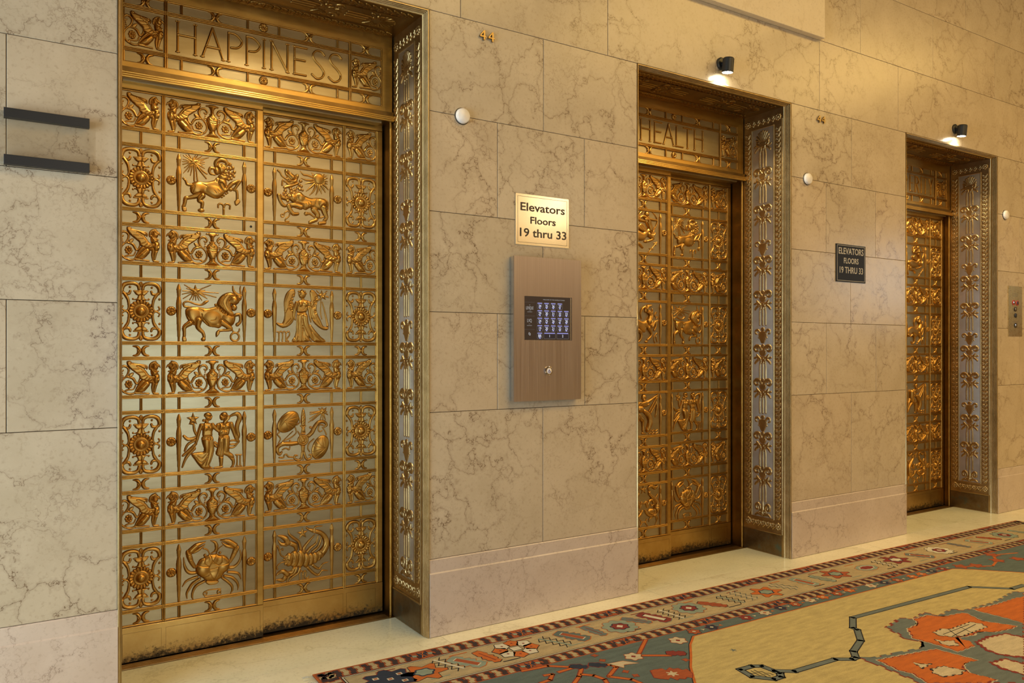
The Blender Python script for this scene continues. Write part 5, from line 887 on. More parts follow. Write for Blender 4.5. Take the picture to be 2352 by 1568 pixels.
def join_copies(name, me, mats, mat=None):
    n = len(me.vertices); co = np.empty(n * 3, np.float32); me.vertices.foreach_get('co', co); co = co.reshape(-1, 3)
    k = len(me.polygons); vi = np.empty(k * 4, np.int32); me.loops.foreach_get('vertex_index', vi); vi = vi.reshape(-1, 4)
    V = []; Fc = []
    for q, M4 in enumerate(mats):
        A = np.array(M4); V.append(co @ A[:3, :3].T + A[:3, 3]); Fc.append(vi + q * n)
    return mesh_np(name, np.concatenate(V), np.concatenate(Fc), mat or me.materials[0], True)

# ------------------------------------------------------------------ door leaves
ROW0 = 2.378
ZOD = {'A': [('ram', 'ram_star', 'ram_sign'), ('bull', 'bull_star', 'bull_sign'), ('twin_woman', 'twin_man', 'twins_star', 'twins_sign'), ('crab', 'crab_moon', 'crab_sign')],
       'B': [('lion', 'lion_sun', 'lion_sign'), ('maiden', 'maiden_star', 'maiden_sign'), ('scales', 'scales_star', 'scales_sign'), ('scorpion', 'scorpion_star', 'scorpion_sign')],
       'C': [('archer', 'archer_sign'), ('sea_goat', 'sea_goat_sign'), ('water_bearer', 'water_bearer_sign'), ('fishes', 'fishes_star', 'fishes_sign')]}
def leaf(i, side, Y, zod, label):
    """side +1: left leaf (scroll column on its left); side -1: the mirrored right leaf"""
    cxl = CX[i] + (-.217 if side == 1 else .2005)
    L = empty('elevator_door_leaf', (cxl, Y, .008))
    tag(L, label, 'elevator door', 'bronze elevator door leaves')
    z_ = -.008
    X = lambda a: side * a
    def bx(name, a, b_, y0, y1, z0, z1, mat, c=0.0):
        a, b_ = sorted((X(a), X(b_))); m = MB(); m.box(a, b_, y0, y1, z0 + z_, z1 + z_, c); return m.build(name, M[mat], L)
    bx('back_plate', -.392, .216, .010, .032, .010, 2.42, 'nickel')
    bx('meeting_stile', .191, .218, 0, .030, .152, 2.378, 'bronze_flat', .002)
    bx('outer_stile', -.394, -.364, 0, .030, .152, 2.378, 'bronze_flat', .002)
    bx('top_rail', -.394, .218, 0, .030, 2.380, 2.425, 'bronze_flat', .002)
    bx('kick_plate', -.394, .218, -.0005, .030, .008, .1505, 'kick', .001)
    for (a, b_, c, d) in ((-.356, -.206, .030, .128), (-.190, .204, .030, .128)):
        fr = MB(); t = .0012
        for q in ((a, b_, c, c + t), (a, b_, d - t, d), (a, a + t, c, d), (b_ - t, b_, c, d)):
            p0, p1 = sorted((X(q[0]), X(q[1]))); fr.box(p0, p1, -.0009, .001, q[2] + z_, q[3] + z_)
        fr.build('inlay_line', M['bronze_dark'], L)
    rows = [2.217, 2.151, 1.884, 1.820, 1.660, 1.595, 1.328, 1.264, 1.104, 1.039, .772, .707, .547, .482, .215]
    a0, b0 = sorted((X(-.364), X(.191)))
    for z in rows: hbar(L, 'horizontal_rib', a0, b0, z + z_, .015, .0095, M['bronze_flat'], .010, 3)
    for z in (2.375, .156): hbar(L, 'horizontal_rib', a0, b0, z + z_, .007, .0085, M['bronze'], .010, 1)
    vbar(L, 'vertical_rib', X(-.1975), .152 + z_, 2.378 + z_, .014, .0100, M['bronze_flat'], .010, 2)
    for xx in (-.361, .188): vbar(L, 'vertical_rib', X(xx), .152 + z_, 2.378 + z_, .006, .0075, M['bronze'], .010, 1)
    for p in range(4):
        zo = -.5565 * p
        # griffin band
        G = empty('griffin_band', (0, .010, 2.2965 + zo + z_ + (.001 if p == 0 else 0)), None, L)
        griff(G, 0, 0, False); griff(G, 0, 0, True)
        ob('urn', relief('urn', M['bronze'], 1.25), G, (0, 0, .001))
        Gc = empty('griffin_panel', (X(-.382), .010, 2.2965 + zo + z_), None, L)
        griff(Gc, 0, 0, side == 1, .93, 1.0)
        # strips of small rectangles with crescents
        for (za, zb, top) in ((2.1585, 2.2095, True), (1.8275, 1.8765, False)):
            za += zo; zb += zo
            for xx in (-.1355, .1355): vbar(L, 'divider', X(xx), za + z_, zb + z_, .012, .0090, M['bronze'], .010, 2)
            crescents(L, 0, .010, (za + zb) / 2 + z_)
            if top: vbar(L, 'divider', X(-.284), za + z_, zb + z_, .010, .0085, M['bronze'], .010, 2)
            else: crescents(L, X(-.284), .010, (za + zb) / 2 + z_)
        # zodiac panel
        zc = 2.0175 + zo + z_
        Z = empty('zodiac_panel', (0, .010, zc), None, L)
        for k in ZOD[zod][p]: ob(k, relief(k, M['bronze']), Z)
        for s_ in (-1, 1):
            ob('spear', relief('spear', M['bronze'], 1.2), L, (s_ * .1365, .010, zc))
            ob('boss', relief('boss', M['bronze'], 1.1), L, (s_ * .1665 if s_ == side else s_ * .1665, .010, zc + .004))
        ob('side_rosette', relief('side_rosette', M['bronze'], 1.2), L, (X(-.2845), .010, zc))
        ob('scrollwork', relief('scrollwork', M['bronze'], 1.25), L, (X(-.2845), .010, zc))
    return L

for i in range(3): portal(i)
l1 = leaf(0, 1, .400, 'A', 'left door leaf under HAPPINESS with ram, bull, twins and crab panels')
l2 = leaf(0, -1, .437, 'B', 'right door leaf under HAPPINESS with lion, maiden, scales and scorpion panels')
l3 = leaf(1, 1, .400, 'C', 'left door leaf under HEALTH with archer, sea goat, water bearer and fish panels')
l4 = leaf(1, -1, .450, 'A', 'right door leaf under HEALTH with ram, bull, twins and crab panels')
l5 = leaf(2, 1, .440, 'B', 'left door leaf under PROSPERITY, mostly hidden behind the marble pier')
l6 = leaf(2, -1, .404, 'C', 'right door leaf under PROSPERITY with archer and water bearer panels')
# peep hole in the first left leaf
m = MB(); m.lathe([(0.0, .0012), (.0042, .0012), (.0055, .0004), (.0055, -.004)], 14, 'y'); m.build('key_hole', M['dark'], l1, (.166, .0098, 1.852 - .008))

# ------------------------------------------------------------------ limestone plaque above the middle door
m = MB(); m.box(2.565, 4.394, -.040, -.0002, 3.284, 4.60, .002)
tag(m.build('limestone_plaque', M['limestone']), 'pale cream limestone plaque set high above the middle portal', 'plaque')

# ------------------------------------------------------------------ spot lamps over the doors
def sconce(i, label):
    X0 = CX[i] + .008
    R = empty('wall_spotlight', (X0, 0, 2.955))
    tag(R, label, 'wall lamp', 'black wall spotlights')
    m = MB(); m.lathe([(0, .014), (.030, .014), (.036, .009), (.036, 0)], 28, 'y'); ob('wall_plate', smooth_by_angle(m.mesh('wall_plate', M['lamp_black']), 35), R)
    m = MB(); m.tube([(0, -.010, -.004), (0, -.060, -.012)], .011, 12); ob('arm', smooth_by_angle(m.mesh('arm', M['lamp_black'])), R)
    m = MB(); m.lathe([(0, .052), (.028, .052), (.0325, .046), (.0325, -.030), (.029, -.031), (.029, -.024), (0, -.024)], 28, 'z')
    H = ob('lamp_head', smooth_by_angle(m.mesh('lamp_head', M['lamp_black']), 35), R, (0, -.054, -.034), (math.radians(6), 0, 0))
    m = MB(); m.lathe([(0, -.004), (.018, -.003), (.0288, .0), (.0288, .004), (0, .004)], 24, 'z'); m.build('lens', M['lamp_lens'], H, (0, 0, -.0300))
    m = MB(); m.lathe([(0, .004), (.005, .004), (.006, .0), (.006, -.004)], 12, 'z'); m.build('knob', M['lamp_black'], R, (0, -.050, .004))
    d = bpy.data.lights.new('spot_beam', 'SPOT'); d.energy = 48; d.color = (1.0, .86, .58); d.spot_size = math.radians(128); d.spot_blend = .35; d.shadow_soft_size = .022
    o = bpy.data.objects.new('spot_beam', d); link(o, R); o.location = (0, -.052, -.074)
    return R
sconce(0, 'black spotlight above the HAPPINESS portal')
sconce(1, 'lit black spotlight on the wall above the HEALTH portal')
sconce(2, 'lit black spotlight on the wall above the farthest portal')

# ------------------------------------------------------------------ round caps over the piers
for (x, label) in ((1.7767, 'large round white sensor cover on the pier beside the HAPPINESS portal'), (4.2675, 'round white sensor cover on the marble right of the HEALTH portal'), (6.742, 'small white oval sensor cover at the far right edge of the wall')):
    R = empty('round_sensor', (x, 0, 2.380)); tag(R, label, 'sensor', 'round white wall sensors')
    m = MB(); m.lathe([(0, .022), (.028, .021), (.034, .016), (.0355, .006), (.0355, 0)], 32, 'y'); ob('cap', smooth_by_angle(m.mesh('cap', M['white_cap']), 60), R)
    m = MB(); m.lathe([(.0355, .004), (.0385, .003), (.0395, 0)], 32, 'y'); ob('rim', smooth_by_angle(m.mesh('rim', M['dark_text'])), R)

# ------------------------------------------------------------------ floor numerals 44
f4 = [(.00, .012), (.00, .018), (.021, .044), (.027, .044), (.027, .018), (.033, .018), (.033, .012), (.027, .012), (.027, 0), (.019, 0), (.019, .012)]
def four(parent, dx, s=1.0):
    n = len(f4)
    v = [(s * (a + dx), -.011, s * b_) for a, b_ in f4] + [(s * (a + dx), 0, s * b_) for a, b_ in f4]
    # body with an open counter: two prisms sharing the stem
    m = MB()
    def prism(p):
        k = len(p); m.add([(s * (a + dx), -.011, s * b_) for a, b_ in p] + [(s * (a + dx), -.001, s * b_) for a, b_ in p],
                          [tuple(range(k)), tuple(range(2 * k - 1, k - 1, -1))] + [(j, j + k, (j + 1) % k + k, (j + 1) % k) for j in range(k)])
    prism([(.019, 0), (.027, 0), (.027, .044), (.0205, .044), (.019, .042)])
    prism([(.0, .012), (.019, .012), (.019, .018), (.006, .018)])
    prism([(.0, .012), (.006, .018), (.019, .0345), (.019, .042), (.0205, .044), (.0, .0185)])
    prism([(.027, .012), (.033, .012), (.033, .018), (.027, .018)])
    return m.build('numeral', M['numeral'], parent)
for (x, z, label) in ((1.868, 2.7555, 'aged brass number 44 near the top of the near pier'), (4.361, 2.7540, 'aged brass number 44 high right of the HEALTH portal')):
    R = empty('house_number', (x, 0, z)); tag(R, label, 'number', 'brass 44 numbers')
    four(R, 0); four(R, .046)

# ------------------------------------------------------------------ signs
def sign_frame(parent, w, h, t, mat, y):
    m = MB()
    for (a, b_, c, d) in ((-w, w, -h, -h + t), (-w, w, h - t, h), (-w, -w + t, -h, h), (w - t, w, -h, h)): m.box(a, b_, y, y + .0008, c, d)
    return m.build('border_line', mat, parent)
R = empty('elevator_sign', (2.2290, 0, 1.9337)); tag(R, 'shiny brass sign reading Elevators Floors 19 thru 33 over the keypad', 'sign')
m = MB(); m.box(-.1603, .1603, -.004, 0, -.1243, .1243, .0008); m.build('plate', M['sign_metal'], R)
sign_frame(R, .1482, .1120, .0014, M['dark_text'], -.0044)
for txt, z, sz, wd in (('Elevators', .0600, .0560, .266), ('Floors', -.0030, .0480, .152), ('19 thru 33', -.0650, .0570, .279)):
    me = text_mesh(txt, sz, M['dark_text'], .0003, bold=.0009)
    w0 = max(v.co.x for v in me.vertices) - min(v.co.x for v in me.vertices)
    for g in glyphs(me): ob('letter', g, R, (0 if txt != 'Floors' else .001, -.0043, z), None, (wd / w0, 1, 1))
R = empty('elevator_sign', (4.7157, 0, 1.8704)); tag(R, 'black sign reading ELEVATORS FLOORS 19 THRU 33 between the portals', 'sign')
m = MB(); m.box(-.1587, .1587, -.006, 0, -.1234, .1234, .0008); m.build('plate', M['black_sign'], R)
sign_frame(R, .1495, .1165, .0026, M['grey_text'], -.0064)
for txt, z, sz, wd in (('ELEVATORS', .0772, .0600, .268), ('FLOORS', .0146, .0520, .159), ('19 THRU 33', -.0475, .0590, .252)):
    me = text_mesh(txt, sz, M['grey_text'], .0003, bold=.0007)
    w0 = max(v.co.x for v in me.vertices) - min(v.co.x for v in me.vertices); h0 = max(v.co.z for v in me.vertices) - min(v.co.z for v in me.vertices)
    for g in glyphs(me): ob('letter', g, R, (0, -.0063, z), None, (wd / w0, 1, .0425 / h0 if txt != 'FLOORS' else .037 / h0))

# ------------------------------------------------------------------ destination keypad
KX0, KX1, KZ0, KZ1, KY = 2.0375, 2.4390, 1.0520, 1.7490, -.040
R = empty('elevator_keypad', ((KX0 + KX1) / 2, 0, KZ0)); tag(R, 'brushed steel elevator call panel with dark touch screen and round button', 'call panel')
ox, oz = (KX0 + KX1) / 2, KZ0
def kb(name, x0, x1, z0, z1, y0, y1, mat, parent=R, c=0.0):
    m = MB(); m.box(x0 - ox, x1 - ox, y0, y1, z0 - oz, z1 - oz, c); return m.build(name, M[mat], parent)
sx0, sx1, sz0, sz1 = 2.0965, 2.3807, 1.3465, 1.5592
m = MB()      # front with the screen opening
for (a, b_, c, d) in ((KX0, KX1, sz1, KZ1), (KX0, KX1, KZ0, sz0), (KX0, sx0, sz0, sz1), (sx1, KX1, sz0, sz1)): m.box(a - ox, b_ - ox, KY, KY + .006, c - oz, d - oz)
m.build('front_plate', M['steel'], R)
kb('housing', KX0 + .002, KX1 - .002, KZ0 + .002, KZ1 - .002, KY + .006, 0, 'steel_edge')
SC = kb('screen', sx0 + .001, sx1 - .001, sz0 + .001, sz1 - .001, KY + .0022, KY + .007, 'screen')
kb('screen_bezel', sx1 - .0085, sx1 - .003, sz0 + .002, sz1 - .002, KY + .0014, KY + .003, 'steel_edge')
def rr_ring(x0, x1, z0, z1, r, t):
    def ring(d):
        p = []
        for cx_, cz_, a0 in ((x1 - r, z1 - r, 0), (x0 + r, z1 - r, PI / 2), (x0 + r, z0 + r, PI), (x1 - r, z0 + r, 1.5 * PI)):
            for k in range(5):
                a = a0 + k * PI / 8; p.append((cx_ + (r - d) * math.cos(a), cz_ + (r - d) * math.sin(a)))
        return p
    return ring(0), ring(t)
def button(x0, x1, z0, z1, txt, wide=False):
    B_ = empty('key', ((x0 + x1) / 2 - ox, KY + .0020, (z0 + z1) / 2 - oz), None, SC)
    hx, hz = (x1 - x0) / 2, (z1 - z0) / 2
    A, Bq = rr_ring(-hx, hx, -hz, hz, .0055, .0011)
    n = len(A)
    me = mesh_py('key_outline', [(a, -.0004, b_) for a, b_ in A + Bq], [(j, (j + 1) % n, n + (j + 1) % n, n + j) for j in range(n)], M['key_edge']); ob('key_outline', me, B_)
    me = mesh_py('key_face', [(a, -.0002, b_) for a, b_ in Bq], [tuple(range(n))], M['key_face']); ob('key_face', me, B_)
    m = MB(); m.box(-hx + .0036, hx - .0036, -.0005, 0, hz - .0062, hz - .0022); m.build('key_light', M['key_blue'], B_)
    t_ = text_mesh(txt, .0205 if not wide else .0175, M['key_white'], .0001, bold=.00022, sx=.82)
    ob('key_number', t_, B_, (0, -.0007, -.0022))
    if not wide:
        m = MB(); m.box(-.0042, .0042, -.0011, -.0009, -hz + .0010, -hz + .0066); m.build('key_mark', M['key_blue'], B_)
bx0, bz1, px_, pz_, bw, bh = 2.1711, 1.5302, .04005, .03640, .0330, .0312
grid = [['34', '35', '36', '37'], ['29', '30', '31', '32', '33'], ['24', '25', '26', '27', '28'], ['19', '20', '21', '22', '23'], ['BR']]
for r_, row in enumerate(grid):
    for c_, t_ in enumerate(row): button(bx0 + px_ * c_, bx0 + px_ * c_ + bw, bz1 - pz_ * r_ - bh, bz1 - pz_ * r_, t_)
button(bx0 + px_, bx0 + 2 * px_ + bw - .003, bz1 - 4 * pz_ - bh, bz1 - 4 * pz_, '1', True)
button(bx0 + 3 * px_ - .003, bx0 + 4 * px_ + bw - .002, bz1 - 4 * pz_ - bh, bz1 - 4 * pz_, '2', True)
M['screen_text'] = glow('screen_text', (.62, .60, .58), .55)
for txt, x, z, sz, sx_ in (('WELCOME TO THE LEVEQUE TOWER', 2.272, 1.5442, .0062, 1.25), ('THE', 2.1285, 1.5158, .0040, 1.0), ('LEVEQUE', 2.1285, 1.5010, .0210, .50), ('APARTMENTS', 2.1285, 1.4828, .0042, 1.1),
                           ('LVQ', 2.1270, 1.4405, .0230, .62), ('APARTMENTS', 2.1270, 1.4170, .0044, 1.1)):
    ob('screen_lettering', text_mesh(txt, sz, M['screen_text'], .0001, sx=sx_), SC, (x - ox, KY + .0018, z - oz))
m = MB()
for x, z in ((2.1285, 1.4885), (2.1270, 1.4250)): m.box(x - .005 - ox, x + .005 - ox, KY + .0017, KY + .002, z - .0006 - oz, z + .0006 - oz)
for z in (1.5300, 1.4636, 1.3985): m.box(2.100 - ox, 2.158 - ox, KY + .0019, KY + .002, z - .0002 - oz, z + .0002 - oz)
m.build('screen_rule', M['key_edge'], SC)
m = MB()
for dx, dz in ((-.0022, .0018), (.0022, -.0018)): m.tube([(2.1275 - ox + dx + .0042 * math.cos(a) * .7, KY + .0016, 1.3765 - oz + dz + .0056 * math.sin(a)) for a in [k * PI / 6 for k in range(13)]], .0009, 6)
m.build('screen_emblem', M['screen_text'], SC)
B_ = empty('accessible_button', (2.2367 - ox, KY, 1.1968 - oz), None, R)
m = MB(); m.lathe([(.0145, .009), (.019, .009), (.0222, .006), (.0222, 0)], 28, 'y'); ob('button_ring', smooth_by_angle(m.mesh('button_ring', M['chrome']), 40), B_)
m = MB(); m.lathe([(0, .0105), (.012, .0100), (.0148, .0088), (.0148, 0)], 24, 'y'); ob('button_face', smooth_by_angle(m.mesh('button_face', M['white_cap']), 50), B_)
m = MB(); y = -.0112
m.tube([(-.001 + .0058 * math.cos(a), y, -.003 + .0058 * math.sin(a)) for a in [math.radians(d_) for d_ in range(120, 371, 25)]], .0010, 6)
m.tube([(-.002, y, .0055), (-.0012, y, -.001), (.0038, y, -.0012), (.0058, y, -.0068), (.0078, y, -.006)], .0011, 6)
m.tube([(-.0016, y, .0025), (.003, y, .0022)], .0009, 6); m.lathe([(0, .001), (.0017, .0006), (.0017, 0)], 10, 'y', (-.002, y, .0082))
m.build('wheelchair_symbol', M['blue'], B_)

# ------------------------------------------------------------------ brass call plate at the far right
R = empty('call_button_plate', (6.901, 0, 1.409)); tag(R, 'narrow brass elevator button plate at the right edge of the picture', 'button plate')
m = MB(); m.box(-.113, .113, -.004, 0, 0, .4055, .0008); m.build('plate', M['brass'], R)
for x, z, r_, mt in ((-.030, .272, .021, 'red_lens'), (.030, .271, .021, 'black'), (-.001, .220, .019, 'numeral'), (.001, .169, .019, 'black'), (.001, .088, .020, 'chrome')):
    Bq = empty('call_button', (x, -.004, z), None, R)
    m = MB(); m.lathe([(r_ * .72, .005), (r_, .004), (r_, 0)], 24, 'y'); ob('button_ring', smooth_by_angle(m.mesh('button_ring', M['red_lens'] if z > .25 else M['black']), 40), Bq)
    m = MB(); m.lathe([(0, .006), (r_ * .5, .0055), (r_ * .72, .004)], 24, 'y'); ob('button_face', smooth_by_angle(m.mesh('button_face', M[mt] if mt != 'red_lens' else M['chrome']), 60), Bq)
for x in (-.098, .098):
    for z in (.016, .389):
        m = MB(); m.lathe([(0, .0025), (.004, .002), (.005, 0)], 12, 'y'); m.build('screw', M['numeral'], R, (x, -.004, z))
for z, n_ in ((.345, 3), (.120, 2)):
    for k in range(n_):
        m = MB(); m.box(-.05 + .006 * k, .05 - .006 * k, -.0043, -.004, z - .010 * k - .0016, z - .010 * k + .0016); m.build('engraved_line', M['numeral'], R)

# ------------------------------------------------------------------ clear sign holder at the far left
R = empty('sign_holder', (.121, 0, 1.929)); tag(R, 'clear acrylic sign holder with two black bars left of the portal', 'sign holder')
for z0, z1 in ((1.9292, 1.9620), (2.0880, 2.1205)):
    m = MB(); m.box(-.1285, .1285, -.032, -.006, z0 - 1.929, z1 - 1.929, .0012); m.build('bar', M['black'], R)
m = MB(); m.box(-.1485, .1485, -.021, -.016, 1.9386 - 1.929, 2.1117 - 1.929); m.build('acrylic_sheet', M['acrylic'], R)
m = MB()
for z in (1.9456, 2.1042):
    for x in (-.09, .09): m.box(x - .006, x + .006, -.010, 0, z - .006 - 1.929, z + .006 - 1.929)
m.build('standoff', M['black'], R)

# carpet drawing, metres along / across the carpet
RG = {}
RG['br']=[[(1.38,0.41),(1.242,0.522)],[(1.24,0.535),(1.348,0.601)],[(0.73,0.41),(0.846,0.422),(0.92,0.482)],[(0.849,0.496),(0.924,0.491)],[(1.034,0.525),(1.073,0.549),(1.076,0.578),(0.996,0.631)],[(0.945,0.517),(0.892,0.573),(0.841,0.612)],[(0.912,0.561),(0.947,0.595),(0.961,0.647),(0.948,0.678)],[(0.992,0.635),(1.05,0.702),(1.058,0.745)],[(0.782,0.493),(0.814,0.5),(0.776,0.539),(0.731,0.544)]]
RG['fl']=[(1.208,0.529),(1.497,0.491),(1.224,0.747),(1.387,0.597),(0.95,0.494),(1.026,0.521),(1.119,0.564),(1.37,0.671),(1.08,0.632),(1.089,0.683),(1.076,0.434),(1.071,0.493)]
RG['tealfl']=[(1.637,0.438),(1.749,0.439),(1.987,0.432),(2.116,0.436),(2.242,0.425),(2.119,0.431),(2.244,0.422),(2.355,0.424),(2.472,0.421),(2.574,0.421),(2.687,0.425),(2.793,0.422),(2.968,0.432),(3.086,0.434),(3.192,0.445),(3.33,0.446),(3.423,0.446),(3.532,0.44),(3.631,0.447)]
RG['tealr']=[(3.877,0.525),(4.213,0.444),(3.779,0.486),(4.104,0.528),(4.25,0.575)]
RG['line']=[(3.695,0.875),(3.568,0.874),(3.407,0.736),(2.425,0.712),(2.3,0.8),(2.296,0.825),(2.187,0.918),(2.047,0.98),(1.996,1.027),(1.966,1.031),(1.906,0.994),(1.658,0.987),(1.592,0.94)]
RG['box']=[(1.486,0.86),(1.554,0.862),(1.588,0.882),(1.594,0.968),(1.569,0.994),(1.527,0.995),(1.472,0.934)]
RG['grey']=[(2.436,0.884),(2.605,0.843),(2.664,0.88),(2.783,0.851),(2.805,0.916),(2.939,0.894),(2.991,0.936),(3.24,0.947),(3.5,0.907),(3.567,0.936),(2.325,1.526),(1.986,1.317),(2.01,1.096),(2.005,1.033),(2.042,1.063),(2.193,1.086),(2.358,1.115),(2.406,1.053),(2.384,1.005),(2.416,0.945)]
RG['orA']=[(2.505,0.945),(2.612,0.935),(2.656,0.885),(2.76,0.888),(2.808,0.938),(2.931,0.952),(2.947,0.972),(2.901,1.065),(2.968,1.183),(2.919,1.191),(2.799,1.172),(2.741,1.127),(2.688,1.139),(2.573,1.121),(2.593,1.169),(2.558,1.214),(2.43,1.216),(2.43,1.127),(2.416,1.025)]
RG['orB']=[(2.049,1.097),(2.168,1.118),(2.366,1.153),(2.395,1.311),(2.316,1.299),(2.262,1.324),(2.238,1.365),(2.264,1.449),(2.205,1.452),(2.01,1.332),(2.045,1.246),(2.027,1.207)]
RG['orC']=[(3.05,0.952),(3.196,0.976),(3.408,0.97),(3.468,0.983),(3.046,1.184),(3.052,1.099),(3.044,0.99)]
RG['crA']=[(2.556,1.032),(2.64,1.028),(2.661,1.05),(2.835,1.044),(2.862,1.08),(2.836,1.121),(2.635,1.125),(2.578,1.107),(2.547,1.07)]
RG['crA2']=[(2.477,1.089),(2.492,1.123),(2.534,1.132),(2.499,1.178),(2.461,1.163),(2.455,1.134)]
RG['crB']=[(2.146,1.266),(2.213,1.272),(2.246,1.342),(2.194,1.351),(2.117,1.332),(2.113,1.295)]
RG['crB2']=[(2.148,1.188),(2.156,1.215),(2.196,1.232),(2.122,1.24)]
RG['crD']=[(2.605,1.21),(2.702,1.201),(2.814,1.217),(2.836,1.284),(2.611,1.391),(2.58,1.371),(2.551,1.323),(2.554,1.277)]
RG['crE']=[(2.422,1.364),(2.504,1.37),(2.515,1.436),(2.411,1.486),(2.404,1.411)]

# ------------------------------------------------------------------ the hand-knotted carpet
RW, RL = 3.30, 5.415
rug = empty('carpet', (1.026, -.128, 0), (0, 0, math.atan(-.0172)))
tag(rug, 'long oriental carpet with rust medallion, teal corners and patterned border', 'carpet')
# local x = along the wall (u), local -y = away from the wall (v)
TH = .0080
m = MB(); m.box(0, RL, -RW, 0, .0005, TH - .0004); m.build('carpet_ground', M['w_rust'], rug)
LAY = .00022
def flat(name, polys, mat, lay, stuff=False):
    v = []; f = []
    for p in polys:
        n = len(v); v += [(a, -b_, TH + LAY * lay) for a, b_ in p]; f.append(tuple(range(n, n + len(p))))
    me = mesh_py(name, v, f, M[mat])
    # every pile patch faces up
    if me.polygons:
        bad = [q for q in range(len(f)) if me.polygons[q].normal.z < 0]
        if bad:
            f = [tuple(reversed(q)) if k in set(bad) else q for k, q in enumerate(f)]
            me = mesh_py(name, v, f, M[mat])
    o = ob(name, me, rug)
    if stuff: tag(o, kind='stuff')
    return o
def rect(u0, u1, v0, v1): return [(u0, v0), (u1, v0), (u1, v1), (u0, v1)]
def frame(d0, d1): return [rect(d0, RL - d0, d0, d1), rect(d0, RL - d0, RW - d1, RW - d0), rect(d0, d1, d1, RW - d1), rect(RL - d1, RL - d0, d1, RW - d1)]
def strip(P, w, closed=False, jag=0.0):
    P = [Vector((a, b_)) for a, b_ in P]
    if closed: P.append(P[0])
    out = []
    for a, b_ in zip(P[:-1], P[1:]):
        d = b_ - a; L = d.length
        if L < 1e-6: continue
        d /= L; nrm = Vector((-d.y, d.x)) * (w / 2); e = d * (w * .35)
        out.append([tuple(a - e + nrm), tuple(b_ + e + nrm), tuple(b_ + e - nrm), tuple(a - e - nrm)])
    return out
def jagged(P, step=.012, amp=.0035):
    """woven outline: little steps along every edge"""
    out = []
    N = len(P)
    for k in range(N):
        a = Vector(P[k]); b_ = Vector(P[(k + 1) % N]); d = b_ - a; L = d.length
        n = max(1, int(L / step)); nr = Vector((-d.y, d.x)).normalized() * amp if L > 0 else Vector((0, 0))
        for j in range(n):
            s_ = 1 if j % 2 else -1
            out.append(tuple(a + d * (j / n) + nr * s_)); out.append(tuple(a + d * ((j + 1) / n) + nr * s_))
    return out
def grow(P, k):
    c = sum((Vector(p) for p in P), Vector((0, 0))) / len(P)
    return [tuple(Vector(p) + (Vector(p) - c).normalized() * k) for p in P]

flat('field', [rect(.41, RL - .41, .41, RW - .41)], 'w_teal', 1)
flat('main_border', frame(.088, .335), 'w_tan', 1)
flat('edge_cord', frame(0.0, .004), 'w_orange', 1)
for d in (.0845, .335): flat('border_line', frame(d, d + .0035), 'w_black', 3)
for d in (.0895, .329): flat('border_line', frame(d, d + .004), 'w_white', 3)
for d in (.0945, .325): flat('border_line', frame(d, d + .0025), 'w_black', 3)

# the two guard stripes: stepped blocks in brown, rust, pale wool and navy crosses
def guard(d0, d1, name):
    rng = random.Random(int(d0 * 1000) + 3)
    brown, pale, navy, orange, grey = [], [], [], [], []
    c = (d0 + d1) / 2; hwid = (d1 - d0) / 2
    def run(fn, L):
        u = d0 + .01; k = 0
        while u < L - d0 - .03:
            ph = k % 16
            if ph in (13, 14, 15):
                s_ = .036
                if ph == 14:
                    navy.append(fn([(u, c - hwid * .7), (u + s_, c - hwid * .45), (u + s_, c + hwid * .45), (u, c + hwid * .7)]))
                    orange.extend([fn([(u + .002, c - hwid * .8), (u + .007, c - hwid * .8), (u + s_ - .002, c + hwid * .8), (u + s_ - .007, c + hwid * .8)]), fn([(u + s_ - .007, c - hwid * .8), (u + s_ - .002, c - hwid * .8), (u + .007, c + hwid * .8), (u + .002, c + hwid * .8)])])
                else:
                    grey.append(fn([(u + .008, c - hwid * .35), (u + s_ - .008, c - hwid * .2), (u + s_ - .008, c + hwid * .35), (u + .008, c + hwid * .2)]))
                    navy.append(fn(rect(u + .002, u + .010, c - hwid * .8, c - hwid * .2))); brown.append(fn(rect(u + s_ - .012, u + s_ - .002, c + hwid * .1, c + hwid * .8)))
            else:
                s_ = .030
                tgt = brown if k % 2 == 0 else pale
                o_ = .007
                for q, (va, vb) in enumerate(((-.86, -.30), (-.30, .28), (.28, .86))):
                    du = (o_ if q == 1 else 0) + rng.uniform(-.0012, .0012)
                    tgt.append(fn(rect(u + du, u + s_ * .74 + du, c + hwid * va, c + hwid * vb)))
            u += s_; k += 1
    run(lambda P: P, RL)
    run(lambda P: [(a, RW - b_) for a, b_ in P], RL)
    run(lambda P: [(b_, a) for a, b_ in P], RW)
    run(lambda P: [(RL - b_, a) for a, b_ in P], RW)
    for nm, lst, mt in (('brown', brown, 'w_brown'), ('pale', pale, 'w_tan'), ('navy', navy, 'w_navy'), ('cross', orange, 'w_orange'), ('grey', grey, 'w_sage')):
        flat(name + '_' + nm + '_knots', lst, mt, 3 if nm != 'cross' else 4, True)
guard(.006, .084, 'outer_guard'); guard(.339, .408, 'inner_guard')

